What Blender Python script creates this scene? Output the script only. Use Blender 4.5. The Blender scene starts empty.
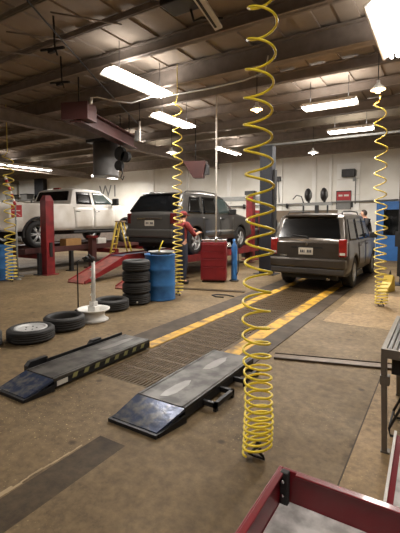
import bpy, bmesh, math, random
from mathutils import Vector, Matrix
R = math.radians
PI = math.pi
random.seed(7)
scene = bpy.context.scene
C = scene.collection

# ------------------------------------------------------------ camera, world, exposure
cam_d = bpy.data.cameras.new('camera')
cam_d.sensor_fit = 'VERTICAL'
cam_d.sensor_height = 24.0
cam_d.lens = 24.0 * 388.0 / 533.0
cam_d.clip_start = 0.02
cam = bpy.data.objects.new('camera', cam_d)
C.objects.link(cam)
cam.location = (0, 0, 1.55)
cam.rotation_euler = (R(90 - 3.75), 0, R(32))
cam_d.shift_y = -0.0415
scene.camera = cam

w = bpy.data.worlds.new('world')
scene.world = w
w.use_nodes = True
w.node_tree.nodes['Background'].inputs[0].default_value = (0.55, 0.5, 0.45, 1)
w.node_tree.nodes['Background'].inputs[1].default_value = 0.02
scene.view_settings.view_transform = 'Standard'
scene.view_settings.look = 'None'
scene.view_settings.gamma = 1
scene.view_settings.exposure = 0.0

TUBE_W = 84.0
UP_W = 17.0         # added upward fill per fixture, brightens the ceiling        # light given by one twin fluorescent fixture
TUBE_COL = (1.0, 0.955, 0.90)

# ------------------------------------------------------------ materials
def srgb(r, g, b):
    f = lambda c: (c / 255) / 12.92 if c / 255 <= 0.04045 else ((c / 255 + 0.055) / 1.055) ** 2.4
    return (f(r), f(g), f(b), 1)

def mat(name, col, rough=0.5, metal=0.0, var=0.12, scale=6.0, bump=0.0, col2=None, amount=None, coat=0.0, detail=5.0, stretch=None, lo=0.42, hi=0.62, rvar=0.0):
    m = bpy.data.materials.new(name)
    m.use_nodes = True
    nt = m.node_tree
    b = nt.nodes['Principled BSDF']
    b.inputs['Roughness'].default_value = rough
    b.inputs['Metallic'].default_value = metal
    if coat: b.inputs['Coat Weight'].default_value = coat
    tc = nt.nodes.new('ShaderNodeTexCoord')
    mp = nt.nodes.new('ShaderNodeMapping')
    if stretch: mp.inputs['Scale'].default_value = stretch
    nt.links.new(tc.outputs['Object'], mp.inputs[0])
    n = nt.nodes.new('ShaderNodeTexNoise')
    n.inputs['Scale'].default_value = scale
    n.inputs['Detail'].default_value = detail
    nt.links.new(mp.outputs[0], n.inputs['Vector'])
    r = nt.nodes.new('ShaderNodeValToRGB')
    if col2 is None:
        col2 = tuple(c * (1 - var) for c in col[:3]) + (1,)
        c1 = tuple(min(1, c * (1 + var)) for c in col[:3]) + (1,)
        lo, hi = 0.3, 0.7
    else:
        c1 = col
    r.color_ramp.elements[0].position = lo; r.color_ramp.elements[0].color = c1
    r.color_ramp.elements[1].position = hi; r.color_ramp.elements[1].color = col2
    nt.links.new(n.outputs['Fac'], r.inputs[0])
    nt.links.new(r.outputs[0], b.inputs['Base Color'])
    if bump:
        bp = nt.nodes.new('ShaderNodeBump')
        bp.inputs['Strength'].default_value = bump
        bp.inputs['Distance'].default_value = 0.02
        nt.links.new(n.outputs['Fac'], bp.inputs['Height'])
        nt.links.new(bp.outputs[0], b.inputs['Normal'])
    if rvar:
        mr = nt.nodes.new('ShaderNodeMapRange')
        mr.inputs['To Min'].default_value = max(0.05, rough - rvar)
        mr.inputs['To Max'].default_value = min(1, rough + rvar)
        nt.links.new(n.outputs['Fac'], mr.inputs['Value'])
        nt.links.new(mr.outputs[0], b.inputs['Roughness'])
    return m

def emit(name, col, s):
    m = bpy.data.materials.new(name)
    m.use_nodes = True
    b = m.node_tree.nodes['Principled BSDF']
    b.inputs['Base Color'].default_value = (0.9, 0.9, 0.9, 1)
    b.inputs['Emission Color'].default_value = col if len(col) == 4 else tuple(col) + (1,)
    b.inputs['Emission Strength'].default_value = s
    return m

def concrete(name, base, dark, speck=True, seed=0.0):
    m = bpy.data.materials.new(name)
    m.use_nodes = True
    nt = m.node_tree; L = nt.links.new
    b = nt.nodes['Principled BSDF']
    tc = nt.nodes.new('ShaderNodeTexCoord')
    mp = nt.nodes.new('ShaderNodeMapping'); mp.inputs['Location'].default_value = (seed, seed * 2, 0)
    L(tc.outputs['Object'], mp.inputs[0])
    def noise(s, d, ro=0.55):
        n = nt.nodes.new('ShaderNodeTexNoise'); n.inputs['Scale'].default_value = s
        n.inputs['Detail'].default_value = d; n.inputs['Roughness'].default_value = ro
        L(mp.outputs[0], n.inputs['Vector']); return n
    def ramp(src, p0, p1, c0=(0, 0, 0, 1), c1=(1, 1, 1, 1)):
        r = nt.nodes.new('ShaderNodeValToRGB')
        r.color_ramp.elements[0].position = p0; r.color_ramp.elements[0].color = c0
        r.color_ramp.elements[1].position = p1; r.color_ramp.elements[1].color = c1
        L(src, r.inputs[0]); return r
    def mix(f, a, c, typ='MIX'):
        x = nt.nodes.new('ShaderNodeMix'); x.data_type = 'RGBA'; x.blend_type = typ
        if isinstance(f, float): x.inputs[0].default_value = f
        else: L(f, x.inputs[0])
        L(a, x.inputs[6])
        if isinstance(c, tuple): x.inputs[7].default_value = c
        else: L(c, x.inputs[7])
        return x.outputs[2]
    n1 = noise(1.5, 9, 0.65); n2 = noise(14, 6, 0.7); n3 = noise(3.2, 3); n4 = noise(60, 2)
    big = ramp(n1.outputs['Fac'], 0.35, 0.68, base, dark)
    fine = ramp(n2.outputs['Fac'], 0.36, 0.64, (0.66, 0.66, 0.66, 1), (1.16, 1.14, 1.1, 1))
    c = mix(1.0, big.outputs[0], fine.outputs[0], 'MULTIPLY')
    vo = nt.nodes.new('ShaderNodeTexVoronoi'); vo.inputs['Scale'].default_value = 3.4
    L(mp.outputs[0], vo.inputs['Vector'])
    st = ramp(vo.outputs['Distance'], 0.05, 0.13, (1, 1, 1, 1), (0, 0, 0, 1))
    c = mix(st.outputs[0], c, tuple(x * 0.45 for x in dark[:3]) + (1,))
    blot = ramp(n3.outputs['Fac'], 0.6, 0.7)
    bl = nt.nodes.new('ShaderNodeMath'); bl.operation = 'MULTIPLY'; bl.inputs[1].default_value = 0.45
    L(blot.outputs[0], bl.inputs[0])
    c = mix(bl.outputs[0], c, tuple(x * 0.5 for x in dark[:3]) + (1,))
    if speck:
        sp = ramp(n4.outputs['Fac'], 0.665, 0.69)
        n5 = noise(0.9, 3); gate = ramp(n5.outputs['Fac'], 0.48, 0.58)
        mm = nt.nodes.new('ShaderNodeMath'); mm.operation = 'MULTIPLY'
        L(sp.outputs[0], mm.inputs[0]); L(gate.outputs[0], mm.inputs[1])
        c = mix(mm.outputs[0], c, srgb(196, 176, 120))
    L(c, b.inputs['Base Color'])
    mr = nt.nodes.new('ShaderNodeMapRange')
    mr.inputs['To Min'].default_value = 0.5; mr.inputs['To Max'].default_value = 0.85; b.inputs['Specular IOR Level'].default_value = 0.3
    L(n1.outputs['Fac'], mr.inputs['Value']); L(mr.outputs[0], b.inputs['Roughness'])
    bp = nt.nodes.new('ShaderNodeBump'); bp.inputs['Strength'].default_value = 0.25; bp.inputs['Distance'].default_value = 0.01
    L(n2.outputs['Fac'], bp.inputs['Height']); L(bp.outputs[0], b.inputs['Normal'])
    return m

M = {}
M['floor'] = concrete('concrete', srgb(130, 110, 80), srgb(106, 89, 64))
M['floor_light'] = concrete('concrete pale', srgb(160, 134, 98), srgb(136, 114, 82), seed=4)
M['floor_dark'] = concrete('asphalt patch', srgb(82, 68, 48), srgb(62, 50, 36), speck=False, seed=9)
M['seam'] = mat('seam', srgb(70, 58, 44), 0.9)
M['pale_crack'] = mat('pale crack', srgb(168, 148, 116), 0.9)
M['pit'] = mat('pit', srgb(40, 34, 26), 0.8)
M['deck_ceiling'] = mat('roof deck', srgb(152, 138, 124), 0.8, var=0.15, scale=1.4, bump=0.05)
M['beam'] = mat('roof steel', srgb(140, 128, 118), 0.8, var=0.15)
M['beam_pale'] = mat('pale joist', srgb(138, 128, 112), 0.7)
M['duct'] = mat('galvanised duct', srgb(120, 118, 116), 0.5, 0.3)
M['wall'] = mat('painted wall', srgb(240, 237, 228), 0.7, col2=srgb(212, 206, 192), scale=0.9, detail=8, lo=0.4, hi=0.8)
M['wall_panel'] = mat('white panel', srgb(244, 242, 236), 0.6, col2=srgb(224, 219, 208), scale=1.3, detail=8, lo=0.4, hi=0.8)
M['wall_dark'] = mat('brown wall', srgb(112, 98, 82), 0.8, var=0.2, scale=1)
M['steel_dark'] = mat('dark steel', srgb(44, 42, 42), 0.45, 0.3, var=0.3)
M['column'] = mat('blue black steel', srgb(36, 38, 44), 0.5, 0.2, var=0.25, scale=3)
M['grate'] = mat('grate steel', srgb(96, 78, 54), 0.55, 0.5, var=0.3, scale=9)
M['deck'] = mat('worn deck', srgb(86, 82, 76), 0.45, 0.35, col2=srgb(54, 50, 46), scale=7, bump=0.15, rvar=0.15)
M['deck_sheen'] = mat('painted wet sheen', srgb(132, 128, 122), 0.38, 0.1, col2=srgb(88, 84, 78), scale=5, detail=2, lo=0.3, hi=0.75)  # pale tone stands in for tube light reflected on the wet deck
M['blue_ramp'] = mat('blue ramp', srgb(64, 74, 98), 0.22, 0.35, col2=srgb(120, 118, 114), scale=9, bump=0.2, lo=0.5, hi=0.66)  # grey mottling puts the wet sheen into the ramp colour
M['side_rail'] = mat('black rail', srgb(34, 34, 36), 0.5, 0.2, var=0.3)
M['yellow_worn'] = mat('worn yellow paint', srgb(208, 160, 44), 0.6, col2=srgb(112, 86, 42), scale=5, detail=9, lo=0.46, hi=0.64)
M['track'] = mat('track steel', srgb(66, 53, 36), 0.7, 0.15, var=0.35, scale=5, rvar=0.1)
M['channel'] = mat('floor channel', srgb(98, 82, 64), 0.5, 0.3, var=0.25)
M['hose'] = mat('yellow hose', srgb(255, 226, 60), 0.35, var=0.05)
M['hose_old'] = mat('dull yellow hose', srgb(226, 200, 84), 0.4, var=0.05)
M['hose_pale'] = mat('pale hose', srgb(206, 192, 150), 0.45, var=0.05)
M['rubber'] = mat('tyre rubber', srgb(38, 36, 34), 0.65, var=0.3, scale=12)
M['rim_white'] = mat('white rim', srgb(224, 222, 216), 0.4, var=0.05)
M['rim_silver'] = mat('silver rim', srgb(196, 196, 194), 0.4, 0.3, var=0.06)
M['red'] = mat('red lift paint', srgb(134, 36, 38), 0.45, col2=srgb(96, 28, 30), scale=4, lo=0.4, hi=0.7)
M['red_pale'] = mat('worn red ramp', srgb(150, 84, 74), 0.5, col2=srgb(96, 56, 50), scale=6, lo=0.4, hi=0.7)
M['red_dark'] = mat('maroon paint', srgb(78, 42, 38), 0.6, var=0.25, scale=2)
M['cart_red'] = mat('cart red', srgb(116, 14, 26), 0.34, var=0.12, scale=3, coat=0.3)
M['cabinet_red'] = mat('cabinet red', srgb(118, 22, 28), 0.4, var=0.1)
M['liner'] = mat('grey liner', srgb(206, 202, 198), 0.85, col2=srgb(160, 156, 152), scale=26, bump=0.3, lo=0.35, hi=0.65)
M['chrome'] = mat('chrome', srgb(206, 206, 206), 0.18, 1.0, var=0.03)
M['blue'] = mat('blue drum', srgb(52, 112, 172), 0.42, col2=srgb(34, 76, 128), scale=4, lo=0.5, hi=0.75)
M['blue_door'] = mat('blue door', srgb(48, 106, 172), 0.5, var=0.1)
M['blue_deck'] = mat('blue grey deck', srgb(84, 98, 130), 0.3, 0.4, var=0.15)
M['glass_dark'] = mat('tinted glass', srgb(14, 15, 16), 0.12, 0.0, var=0.1)
M['glass_pale'] = mat('clear windscreen', srgb(74, 86, 84), 0.08, 0.0, var=0.15, coat=0.5)
M['suv_dark'] = mat('dark grey car paint', srgb(74, 68, 62), 0.32, 0.45, col2=srgb(66, 58, 48), scale=2, coat=0.4, rvar=0.08)
M['suv_grey'] = mat('grey car paint', srgb(82, 80, 77), 0.32, 0.4, var=0.08, scale=2, coat=0.4)
M['truck_white'] = mat('white car paint', srgb(230, 226, 218), 0.32, 0.0, col2=srgb(196, 186, 170), scale=1.6, coat=0.3, lo=0.4, hi=0.75)
M['plastic'] = mat('black plastic', srgb(30, 29, 28), 0.6, var=0.2)
M['plastic_grey'] = mat('grey plastic bumper', srgb(58, 54, 50), 0.5, var=0.2)
M['lamp_red'] = mat('red lens', srgb(138, 34, 28), 0.2, var=0.2, scale=14, coat=0.6)
M['lamp_dark'] = mat('dark red lens', srgb(84, 28, 26), 0.2, var=0.2, scale=14)
M['plate'] = mat('plate', srgb(196, 188, 172), 0.5, var=0.1)
M['ink'] = mat('dark ink', srgb(50, 50, 58), 0.6)
M['navy'] = mat('navy cloth', srgb(34, 38, 52), 0.85, var=0.15)
M['black_cloth'] = mat('black cloth', srgb(34, 32, 34), 0.85, var=0.15)
M['red_cloth'] = mat('red cloth', srgb(130, 44, 42), 0.85, var=0.15)
M['skin'] = mat('skin', srgb(190, 140, 112), 0.55, var=0.05)
M['hair'] = mat('hair', srgb(46, 36, 30), 0.7)
M['ladder'] = mat('yellow fibreglass', srgb(206, 176, 70), 0.5, var=0.1)
M['white_paint'] = mat('white paint', srgb(226, 222, 214), 0.5, var=0.06)
M['grey_paint'] = mat('grey paint', srgb(124, 124, 120), 0.45, 0.2, var=0.12)
M['leg_grey'] = mat('table leg grey', srgb(116, 110, 100), 0.45, 0.4, var=0.12)
M['table_slot'] = mat('slotted table steel', srgb(118, 116, 114), 0.35, 0.6, var=0.12, scale=10)
M['cardboard'] = mat('cardboard', srgb(170, 128, 76), 0.8, var=0.1)
M['wood'] = mat('plywood', srgb(150, 124, 92), 0.7, var=0.12)
M['sign_red'] = mat('sign red', srgb(170, 42, 46), 0.5, var=0.05)
M['bin'] = mat('grey bin', srgb(128, 128, 124), 0.6)
M['tube'] = emit('fluorescent tube', (1.0, 0.95, 0.9), 22)
M['bulb'] = emit('warm bulb', (1.0, 0.62, 0.25), 30)
M['bulb_cool'] = emit('cool bulb', (1.0, 0.95, 0.88), 20)
M['screen'] = emit('screen glow', (0.5, 0.6, 0.8), 0.6)
M['label_yellow'] = mat('yellow label', srgb(150, 148, 96), 0.5)
M['label_white'] = mat('white label', srgb(210, 206, 196), 0.5)

# ------------------------------------------------------------ mesh helpers
def BM(): return bmesh.new()
def box(bm, x0, x1, y0, y1, z0, z1, mi=0):
    v = [bm.verts.new(p) for p in ((x0,y0,z0),(x1,y0,z0),(x1,y1,z0),(x0,y1,z0),(x0,y0,z1),(x1,y0,z1),(x1,y1,z1),(x0,y1,z1))]
    fs = []
    for q in ((0,3,2,1),(4,5,6,7),(0,1,5,4),(1,2,6,5),(2,3,7,6),(3,0,4,7)):
        f = bm.faces.new([v[i] for i in q]); f.material_index = mi; fs.append(f)
    return v
def hexa(bm, pts, mi=0):
    v = [bm.verts.new(p) for p in pts]
    for q in ((0,3,2,1),(4,5,6,7),(0,1,5,4),(1,2,6,5),(2,3,7,6),(3,0,4,7)):
        bm.faces.new([v[i] for i in q]).material_index = mi
def tube(bm, pts, r, n=8, caps=True, mi=0):
    pts = [Vector(p) for p in pts]
    rings = []
    up = Vector((0.13, 0.21, 0.97)).normalized()
    prev = None
    for i, p in enumerate(pts):
        d = (pts[min(i+1, len(pts)-1)] - pts[max(i-1, 0)]).normalized()
        if prev is None:
            a = d.cross(up)
            if a.length < 0.05: a = d.cross(Vector((1, 0, 0)))
        else:
            a = prev - d * prev.dot(d)
        a.normalize(); prev = a
        b = d.cross(a)
        rr = r[i] if isinstance(r, (list, tuple)) else r
        rings.append([bm.verts.new(p + (a * math.cos(2*PI*k/n) + b * math.sin(2*PI*k/n)) * rr) for k in range(n)])
    for i in range(len(rings)-1):
        for k in range(n):
            f = bm.faces.new((rings[i][k], rings[i][(k+1)%n], rings[i+1][(k+1)%n], rings[i+1][k])); f.smooth = True; f.material_index = mi
    if caps:
        bm.faces.new(rings[0][::-1]).material_index = mi; bm.faces.new(rings[-1]).material_index = mi
def lathe(bm, prof, n=32, axis='Z', origin=(0,0,0), closed=False, mi=0, smooth=True, caps=True):
    """prof: list of (r, h)."""
    o = Vector(origin); rings = []
    for r, h in prof:
        ring = []
        for k in range(n):
            a = 2*PI*k/n
            if axis == 'Z': p = Vector((r*math.cos(a), r*math.sin(a), h))
            elif axis == 'Y': p = Vector((r*math.cos(a), h, r*math.sin(a)))
            else: p = Vector((h, r*math.cos(a), r*math.sin(a)))
            ring.append(bm.verts.new(o + p))
        rings.append(ring)
    m = len(rings)
    for i in range(m if closed else m-1):
        for k in range(n):
            f = bm.faces.new((rings[i][k], rings[i][(k+1)%n], rings[(i+1)%m][(k+1)%n], rings[(i+1)%m][k])); f.smooth = smooth; f.material_index = mi
    if not closed and caps:
        if prof[0][0] > 1e-4: bm.faces.new(rings[0][::-1]).material_index = mi
        if prof[-1][0] > 1e-4: bm.faces.new(rings[-1]).material_index = mi
def prism(bm, pts, a0, a1, axis='Y', mi=0):
    """outline pts (u,v) extruded along axis."""
    def P(u, v, a):
        return {'Y': (u, a, v), 'X': (a, u, v), 'Z': (u, v, a)}[axis]
    A = [bm.verts.new(P(u, v, a0)) for u, v in pts]; B = [bm.verts.new(P(u, v, a1)) for u, v in pts]
    n = len(pts)
    bm.faces.new(A[::-1]).material_index = mi; bm.faces.new(B).material_index = mi
    for i in range(n): bm.faces.new((A[i], A[(i+1)%n], B[(i+1)%n], B[i])).material_index = mi
def obj(name, bm, m, parent=None, bevel=0, loc=None, rot=None):
    bmesh.ops.recalc_face_normals(bm, faces=bm.faces)
    me = bpy.data.meshes.new(name); bm.to_mesh(me); bm.free()
    for x in (m if isinstance(m, list) else [m]): me.materials.append(M[x])
    o = bpy.data.objects.new(name, me); C.objects.link(o)
    if parent: o.parent = parent
    if loc: o.location = loc
    if rot: o.rotation_euler = rot
    if bevel:
        b = o.modifiers.new('bevel', 'BEVEL'); b.width = bevel; b.segments = 2; b.limit_method = 'ANGLE'; b.angle_limit = R(40)
    return o
def tag(o, label, cat, group=None, kind=None):
    if label: o['label'] = label
    if cat: o['category'] = cat
    if group: o['group'] = group
    if kind: o['kind'] = kind
    return o
def thing(name, label, cat, loc=(0,0,0), rz=0, group=None):
    o = bpy.data.objects.new(name, None); C.objects.link(o)
    o.empty_display_size = 0.1
    o.location = loc; o.rotation_euler = (0, 0, rz)
    return tag(o, label, cat, group)
def struct(name, bm, m, bevel=0):
    o = obj(name, bm, m, bevel=bevel); o['kind'] = 'structure'; return o
def bxo(name, dims, m, parent=None, bevel=0, **k):
    bm = BM(); box(bm, *dims); return obj(name, bm, m, parent, bevel, **k)
def copy_tree(o, parent=None):
    c = o.copy(); C.objects.link(c); c.parent = parent
    for ch in list(o.children): copy_tree(ch, c)
    return c
def place(o, loc, rz, label, group=None):
    o.location = loc; o.rotation_euler = (0, 0, rz); o['label'] = label
    if group: o['group'] = group
    return o

# ------------------------------------------------------------ room shell
X0, X1, Y0, Y1, ZC = -31.0, 4.0, -4.0, 16.0, 4.6
PX0, PX1, PY0, PY1 = -2.9, -2.12, 2.68, 10.62        # trench under the grates
bm = BM()
xs = [X0, -12.0, -7.2, PX0, PX1, -2.03, -1.79, -1.5, -0.47, -0.46, X1]
ys = [Y0, 1.9, PY0, 4.6, 5.9, 5.915, 8.6, 8.615, PY1, Y1]
for i in range(len(xs)-1):
    for j in range(len(ys)-1):
        cx, cy = (xs[i]+xs[i+1])/2, (ys[j]+ys[j+1])/2
        if PX0 < cx < PX1 and PY0 < cy < PY1: continue
        mi = 0
        if cx > -0.465: mi = 1
        if -1.5 < cx < -0.465 and 5.9 < cy < 8.62: mi = 1
        if -2.03 < cx < -1.79 and cy < 1.9: mi = 2
        if -0.47 < cx < -0.46: mi = 3
        if (5.9 < cy < 5.915 or 8.6 < cy < 8.615) and cx > -1.5: mi = 3
        f = bm.faces.new([bm.verts.new(p) for p in ((xs[i],ys[j],0),(xs[i+1],ys[j],0),(xs[i+1],ys[j+1],0),(xs[i],ys[j+1],0))])
        f.material_index = mi
def quad(bm, *p, mi=0):
    f = bm.faces.new([bm.verts.new(q) for q in p]); f.material_index = mi
D = -0.35
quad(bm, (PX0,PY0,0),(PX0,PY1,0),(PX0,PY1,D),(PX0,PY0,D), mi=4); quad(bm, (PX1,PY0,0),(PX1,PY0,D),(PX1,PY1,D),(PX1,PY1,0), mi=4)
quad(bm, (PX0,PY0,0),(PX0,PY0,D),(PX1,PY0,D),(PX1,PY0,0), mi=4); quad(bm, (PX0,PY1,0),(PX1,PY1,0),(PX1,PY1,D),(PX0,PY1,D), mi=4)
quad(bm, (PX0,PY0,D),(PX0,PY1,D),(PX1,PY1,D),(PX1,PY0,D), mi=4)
bmesh.ops.remove_doubles(bm, verts=bm.verts, dist=1e-5)
struct('floor', bm, ['floor', 'floor_light', 'floor_dark', 'seam', 'pit'])
def wall(name, dims, m='wall'):
    bm = BM(); box(bm, *dims); return struct(name, bm, m)
wall('wall_back', (X0, X1, Y1, Y1+0.2, 0, ZC))
wall('wall_left', (X0-0.2, X0, Y0, Y1, 0, ZC))
wall('wall_right', (X1, X1+0.2, Y0, Y1, 0, ZC), 'wall_dark')
wall('wall_front', (X0, X1, Y0-0.2, Y0, 0, ZC), 'wall_dark')
# ribbed roof deck
bm = BM(); box(bm, X0, X1, Y0, Y1, ZC+0.02, ZC+0.2)
for k in range(int((X1-X0)/0.6)):
    x = X0 + 0.3 + k*0.6
    box(bm, x-0.14, x+0.14, Y0, Y1, ZC-0.015, ZC+0.02)
struct('ceiling', bm, 'deck_ceiling')
# roof beams across the lane
ti = 1
def trim(bm, m):
    global ti
    o = struct('trim_%d' % ti, bm, m); ti += 1; return o
def ibeam(bm, axis, a0, a1, c, z0, h, wd, t=0.02):
    for (u0, u1, v0, v1) in ((c-wd/2, c+wd/2, z0, z0+t), (c-t/2, c+t/2, z0, z0+h), (c-wd/2, c+wd/2, z0+h-t, z0+h)):
        if axis == 'X': box(bm, a0, a1, u0, u1, v0, v1)
        else: box(bm, u0, u1, a0, a1, v0, v1)
for yy, h, wd, m in ((0.6, .1, .06, 'beam_pale'), (1.6, .08, .05, 'beam_pale'), (2.5, .07, .04, 'beam_pale'), (3.5, .07, .04, 'beam_pale'), (4.4, .09, .05, 'beam'), (5.35, .2, .14, 'beam'), (6.5, .36, .2, 'beam'), (7.9, .2, .12, 'beam'),
                     (9.3, .2, .12, 'beam'), (10.8, .26, .14, 'beam'), (12.0, .2, .1, 'beam_pale'), (13.4, .26, .14, 'beam'), (14.8, .2, .1, 'beam_pale')):
    bm = BM(); ibeam(bm, 'X', X0, X1, yy, ZC-0.035-h, h, wd); trim(bm, m)
for xx in (-9.0, -17.5, -24.5, 1.6):
    bm = BM(); ibeam(bm, 'Y', Y0, Y1, xx, 3.88, .32, .2); trim(bm, 'beam')
bm = BM(); box(bm, X0, X1, Y1-0.35, Y1-0.001, 4.12, ZC-0.04); trim(bm, 'beam')       # header over the back wall
bm = BM(); box(bm, -22.4, -21.5, Y1-0.3, Y1-0.001, 0, 4.1); trim(bm, 'column')   # dark pier on the back wall
for xx, wd, m in ((-4.5, .16, 'wall_panel'), (-3.85, .1, 'wall_panel'), (-5.9, .12, 'wall_panel'), (-8.4, .2, 'wall_panel'), (-10.7, .14, 'wall_panel'), (-13.0, .4, 'wall_panel'), (-24.6, .15, 'beam_pale')):
    bm = BM(); box(bm, xx-wd/2, xx+wd/2, Y1-0.06, Y1-0.001, 0, 4.1); trim(bm, m)
bm = BM(); box(bm, X0, -14.2, Y1-0.05, Y1-0.002, 0.0, 1.1); trim(bm, 'beam')         # dark dado, far end
# wide white panels (overhead doors) on the back wall
def big_door(n, x0, x1):
    bm = BM()
    for k in range(6):
        box(bm, x0, x1, Y1-0.07, Y1-0.005, 0.02+k*0.62, 0.60+k*0.62)
    o = struct('door_%d' % n, bm, 'wall_panel')
    return o
big_door(2, -30.2, -25.0); big_door(3, -24.3, -22.5)
d = big_door(4, -3.6, -2.75)
# blue door beside the column
bm = BM(); box(bm, -2.13, -2.06, Y1-0.08, Y1-0.002, 0, 2.2); box(bm, -1.0, -.93, Y1-0.08, Y1-0.002, 0, 2.2); box(bm, -2.13, -.93, Y1-0.08, Y1-0.002, 2.12, 2.2)
box(bm, -2.06, -1.0, Y1-0.06, Y1-0.003, 0, 2.12)
d1 = struct('door_1', bm, 'blue_door')
bxo('door_window', (-1.88, -1.3, Y1-0.075, Y1-0.055, 0.95, 1.9), 'glass_dark', d1)
bm = BM(); tube(bm, [(-1.99, Y1-0.06, 1.02), (-1.99, Y1-0.12, 1.02), (-1.9, Y1-0.12, 1.02)], 0.012); obj('door_handle', bm, 'chrome', d1)

bm = BM(); rnd = random.Random(3)      # pale crack beside the dark patch
px_, py_ = -2.06, .2
while py_ < 1.75:
    nx_, ny_ = -2.06 + rnd.uniform(-.018, .018), py_ + .05
    w0 = rnd.uniform(.002, .005)
    box(bm, min(px_, nx_)-w0, min(px_, nx_)+w0+abs(nx_-px_), py_, ny_, .0002, .002); px_, py_ = nx_, ny_
trim(bm, 'pale_crack')
# ------------------------------------------------------------ light fixtures
def fixture(label, loc, length, rz, wide=1.0, cat='ceiling light', power=TUBE_W, group=None, hang=None):
    t = thing('fluorescent_light', label, cat, loc, rz, group)
    h = length/2
    bm = BM(); q = wide; prism(bm, [(-.16*q, 0), (-.07*q, .08), (.07*q, .08), (.16*q, 0), (.15*q, 0), (.065*q, .07), (-.065*q, .07), (-.15*q, 0)], -h, h, 'X')
    box(bm, -h, h, -.05, .05, .08, .12)
    obj('reflector', bm, 'white_paint', t)
    for s in ((-1, 1) if wide < 1.3 else (-1.5, -.5, .5, 1.5)):
        bm = BM(); tube(bm, [(-h+.03, s*.085, .015), (h-.03, s*.085, .015)], .026, 10); obj('tube', bm, 'tube', t)
    for s in (-1, 1):
        bm = BM(); tube(bm, [(s*h*.7, 0, .12), (s*h*.7, 0, ZC + .03 - loc[2])], .006, 6); obj('hanger', bm, 'steel_dark', t)
    ld = bpy.data.lights.new('tube_light', 'AREA'); ld.shape = 'RECTANGLE'; ld.size = length; ld.size_y = .3
    ld.energy = power; ld.color = TUBE_COL
    lo = bpy.data.objects.new('tube_light', ld); C.objects.link(lo); lo.parent = t; lo.location = (0, 0, -.03)
    lu = bpy.data.lights.new('ceiling_fill', 'AREA'); lu.shape = 'RECTANGLE'; lu.size = length; lu.size_y = .2  # added upward fill for the roof deck; the reflector has no openings
    lu.energy = UP_W; lu.color = TUBE_COL
    lo = bpy.data.objects.new('ceiling_fill', lu); C.objects.link(lo); lo.parent = t; lo.location = (0, 0, .14); lo.rotation_euler = (PI, 0, 0)
    return t
LZ = 4.0
fixture('brightest twin tube ceiling light, left of the big yellow hose', (-4.79, 5.62, LZ), 1.6, PI/2, 1.6, power=TUBE_W*1.1)
fixture('twin tube light just behind the brightest ceiling light', (-5.84, 8.15, LZ), 1.5, PI/2, 1.6)
fixture('crosswise tube light over dark SUV, nearer of the pair', (-2.19, 8.79, LZ), 1.15, 0, 1.6, power=TUBE_W*1.5)
fixture('crosswise tube light over dark SUV, farther of the pair', (-2.28, 11.55, LZ), 1.2, 0, 1.6, power=TUBE_W*2.4)
fixture('long tube light at left edge above white pickup', (-17.0, 11.2, LZ), 3.4, PI/2, power=TUBE_W*2.6)
fixture('narrow tube light above left end of grey SUV', (-9.31, 11.17, LZ), 1.6, PI/2, power=TUBE_W*1.7)
fixture('tube light right of white vertical pipe', (-6.73, 12.78, LZ), 1.6, PI/2, power=TUBE_W*1.8)
fixture('tube light low over the painted letters W1', (-14.3, 14.0, 3.6), 1.6, PI/2, power=TUBE_W*1.3)
fixture('glaring tube light at top right corner of ceiling', (-0.62, 5.85, LZ), 1.8, PI/2, 1.6, power=TUBE_W*.9)
fixture('added fill light over the workshop floor behind the viewer', (-2.5, -1.0, LZ), 1.6, PI/2, power=TUBE_W*.35)  # fill lamp added behind the camera, no known fixture there
fixture('added fill light over the left floor behind the viewer', (-8.5, 1.0, LZ), 1.6, PI/2, power=TUBE_W*.4)  # added out-of-view fill for the left floor
fixture('added fill light over the floor behind the right shoulder of the viewer', (0.6, 0.2, LZ), 1.6, PI/2, power=TUBE_W*.5)  # unseen lamp put in to brighten the cart tray
fixture('unseen fill light added over the left bays near the front wall', (-16.0, 1.5, LZ), 1.6, PI/2, power=TUBE_W*1.4)  # lamp outside the view, added as fill for the left bays
fixture('unseen far fill light added over the empty bays by the left wall', (-24.0, 12.0, LZ), 1.6, PI/2, power=TUBE_W*2.5)  # extra fill added past the left edge of the view
def pendant(label, loc, m, col, e, r=.13):
    t = thing('pendant_lamp', label, 'lamp', loc)
    bm = BM(); lathe(bm, [(.03, .16), (.035, .10), (.06, .08), (r, .0), (r-.006, 0), (.05, .07), (.001, .075)], 24); obj('lamp_shade', bm, 'white_paint', t)
    bm = BM(); lathe(bm, [(.001, -.06), (.03, -.05), (.045, -.015), (.035, .03), (.02, .07)], 16); obj('bulb', bm, m, t)
    bm = BM(); tube(bm, [(0, 0, .15), (0, 0, ZC+.03-loc[2])], .008, 6); obj('cord', bm, 'steel_dark', t)
    ld = bpy.data.lights.new('bulb_light', 'POINT'); ld.energy = e; ld.color = col; ld.shadow_soft_size = .05
    lo = bpy.data.objects.new('bulb_light', ld); C.objects.link(lo); lo.parent = t; lo.location = (0, 0, -.12)
    return t
pendant('warm glowing bulb behind the big yellow hose', (-3.43, 7.76, 3.86), 'bulb', (1, .6, .28), 14)
pendant('warm glowing bulb at top of the right yellow hose', (-1.04, 7.53, 3.80), 'bulb', (1, .6, .28), 14)
pendant('small cool bulb over grey SUV by the pale hose', (-7.37, 10.1, 3.65), 'bulb_cool', (1, .9, .8), 8, .18)
pendant('small cool bulb on back wall above the target stand', (-3.72, 13.0, 3.73), 'bulb_cool', (1, .9, .8), 8, .18)

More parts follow.
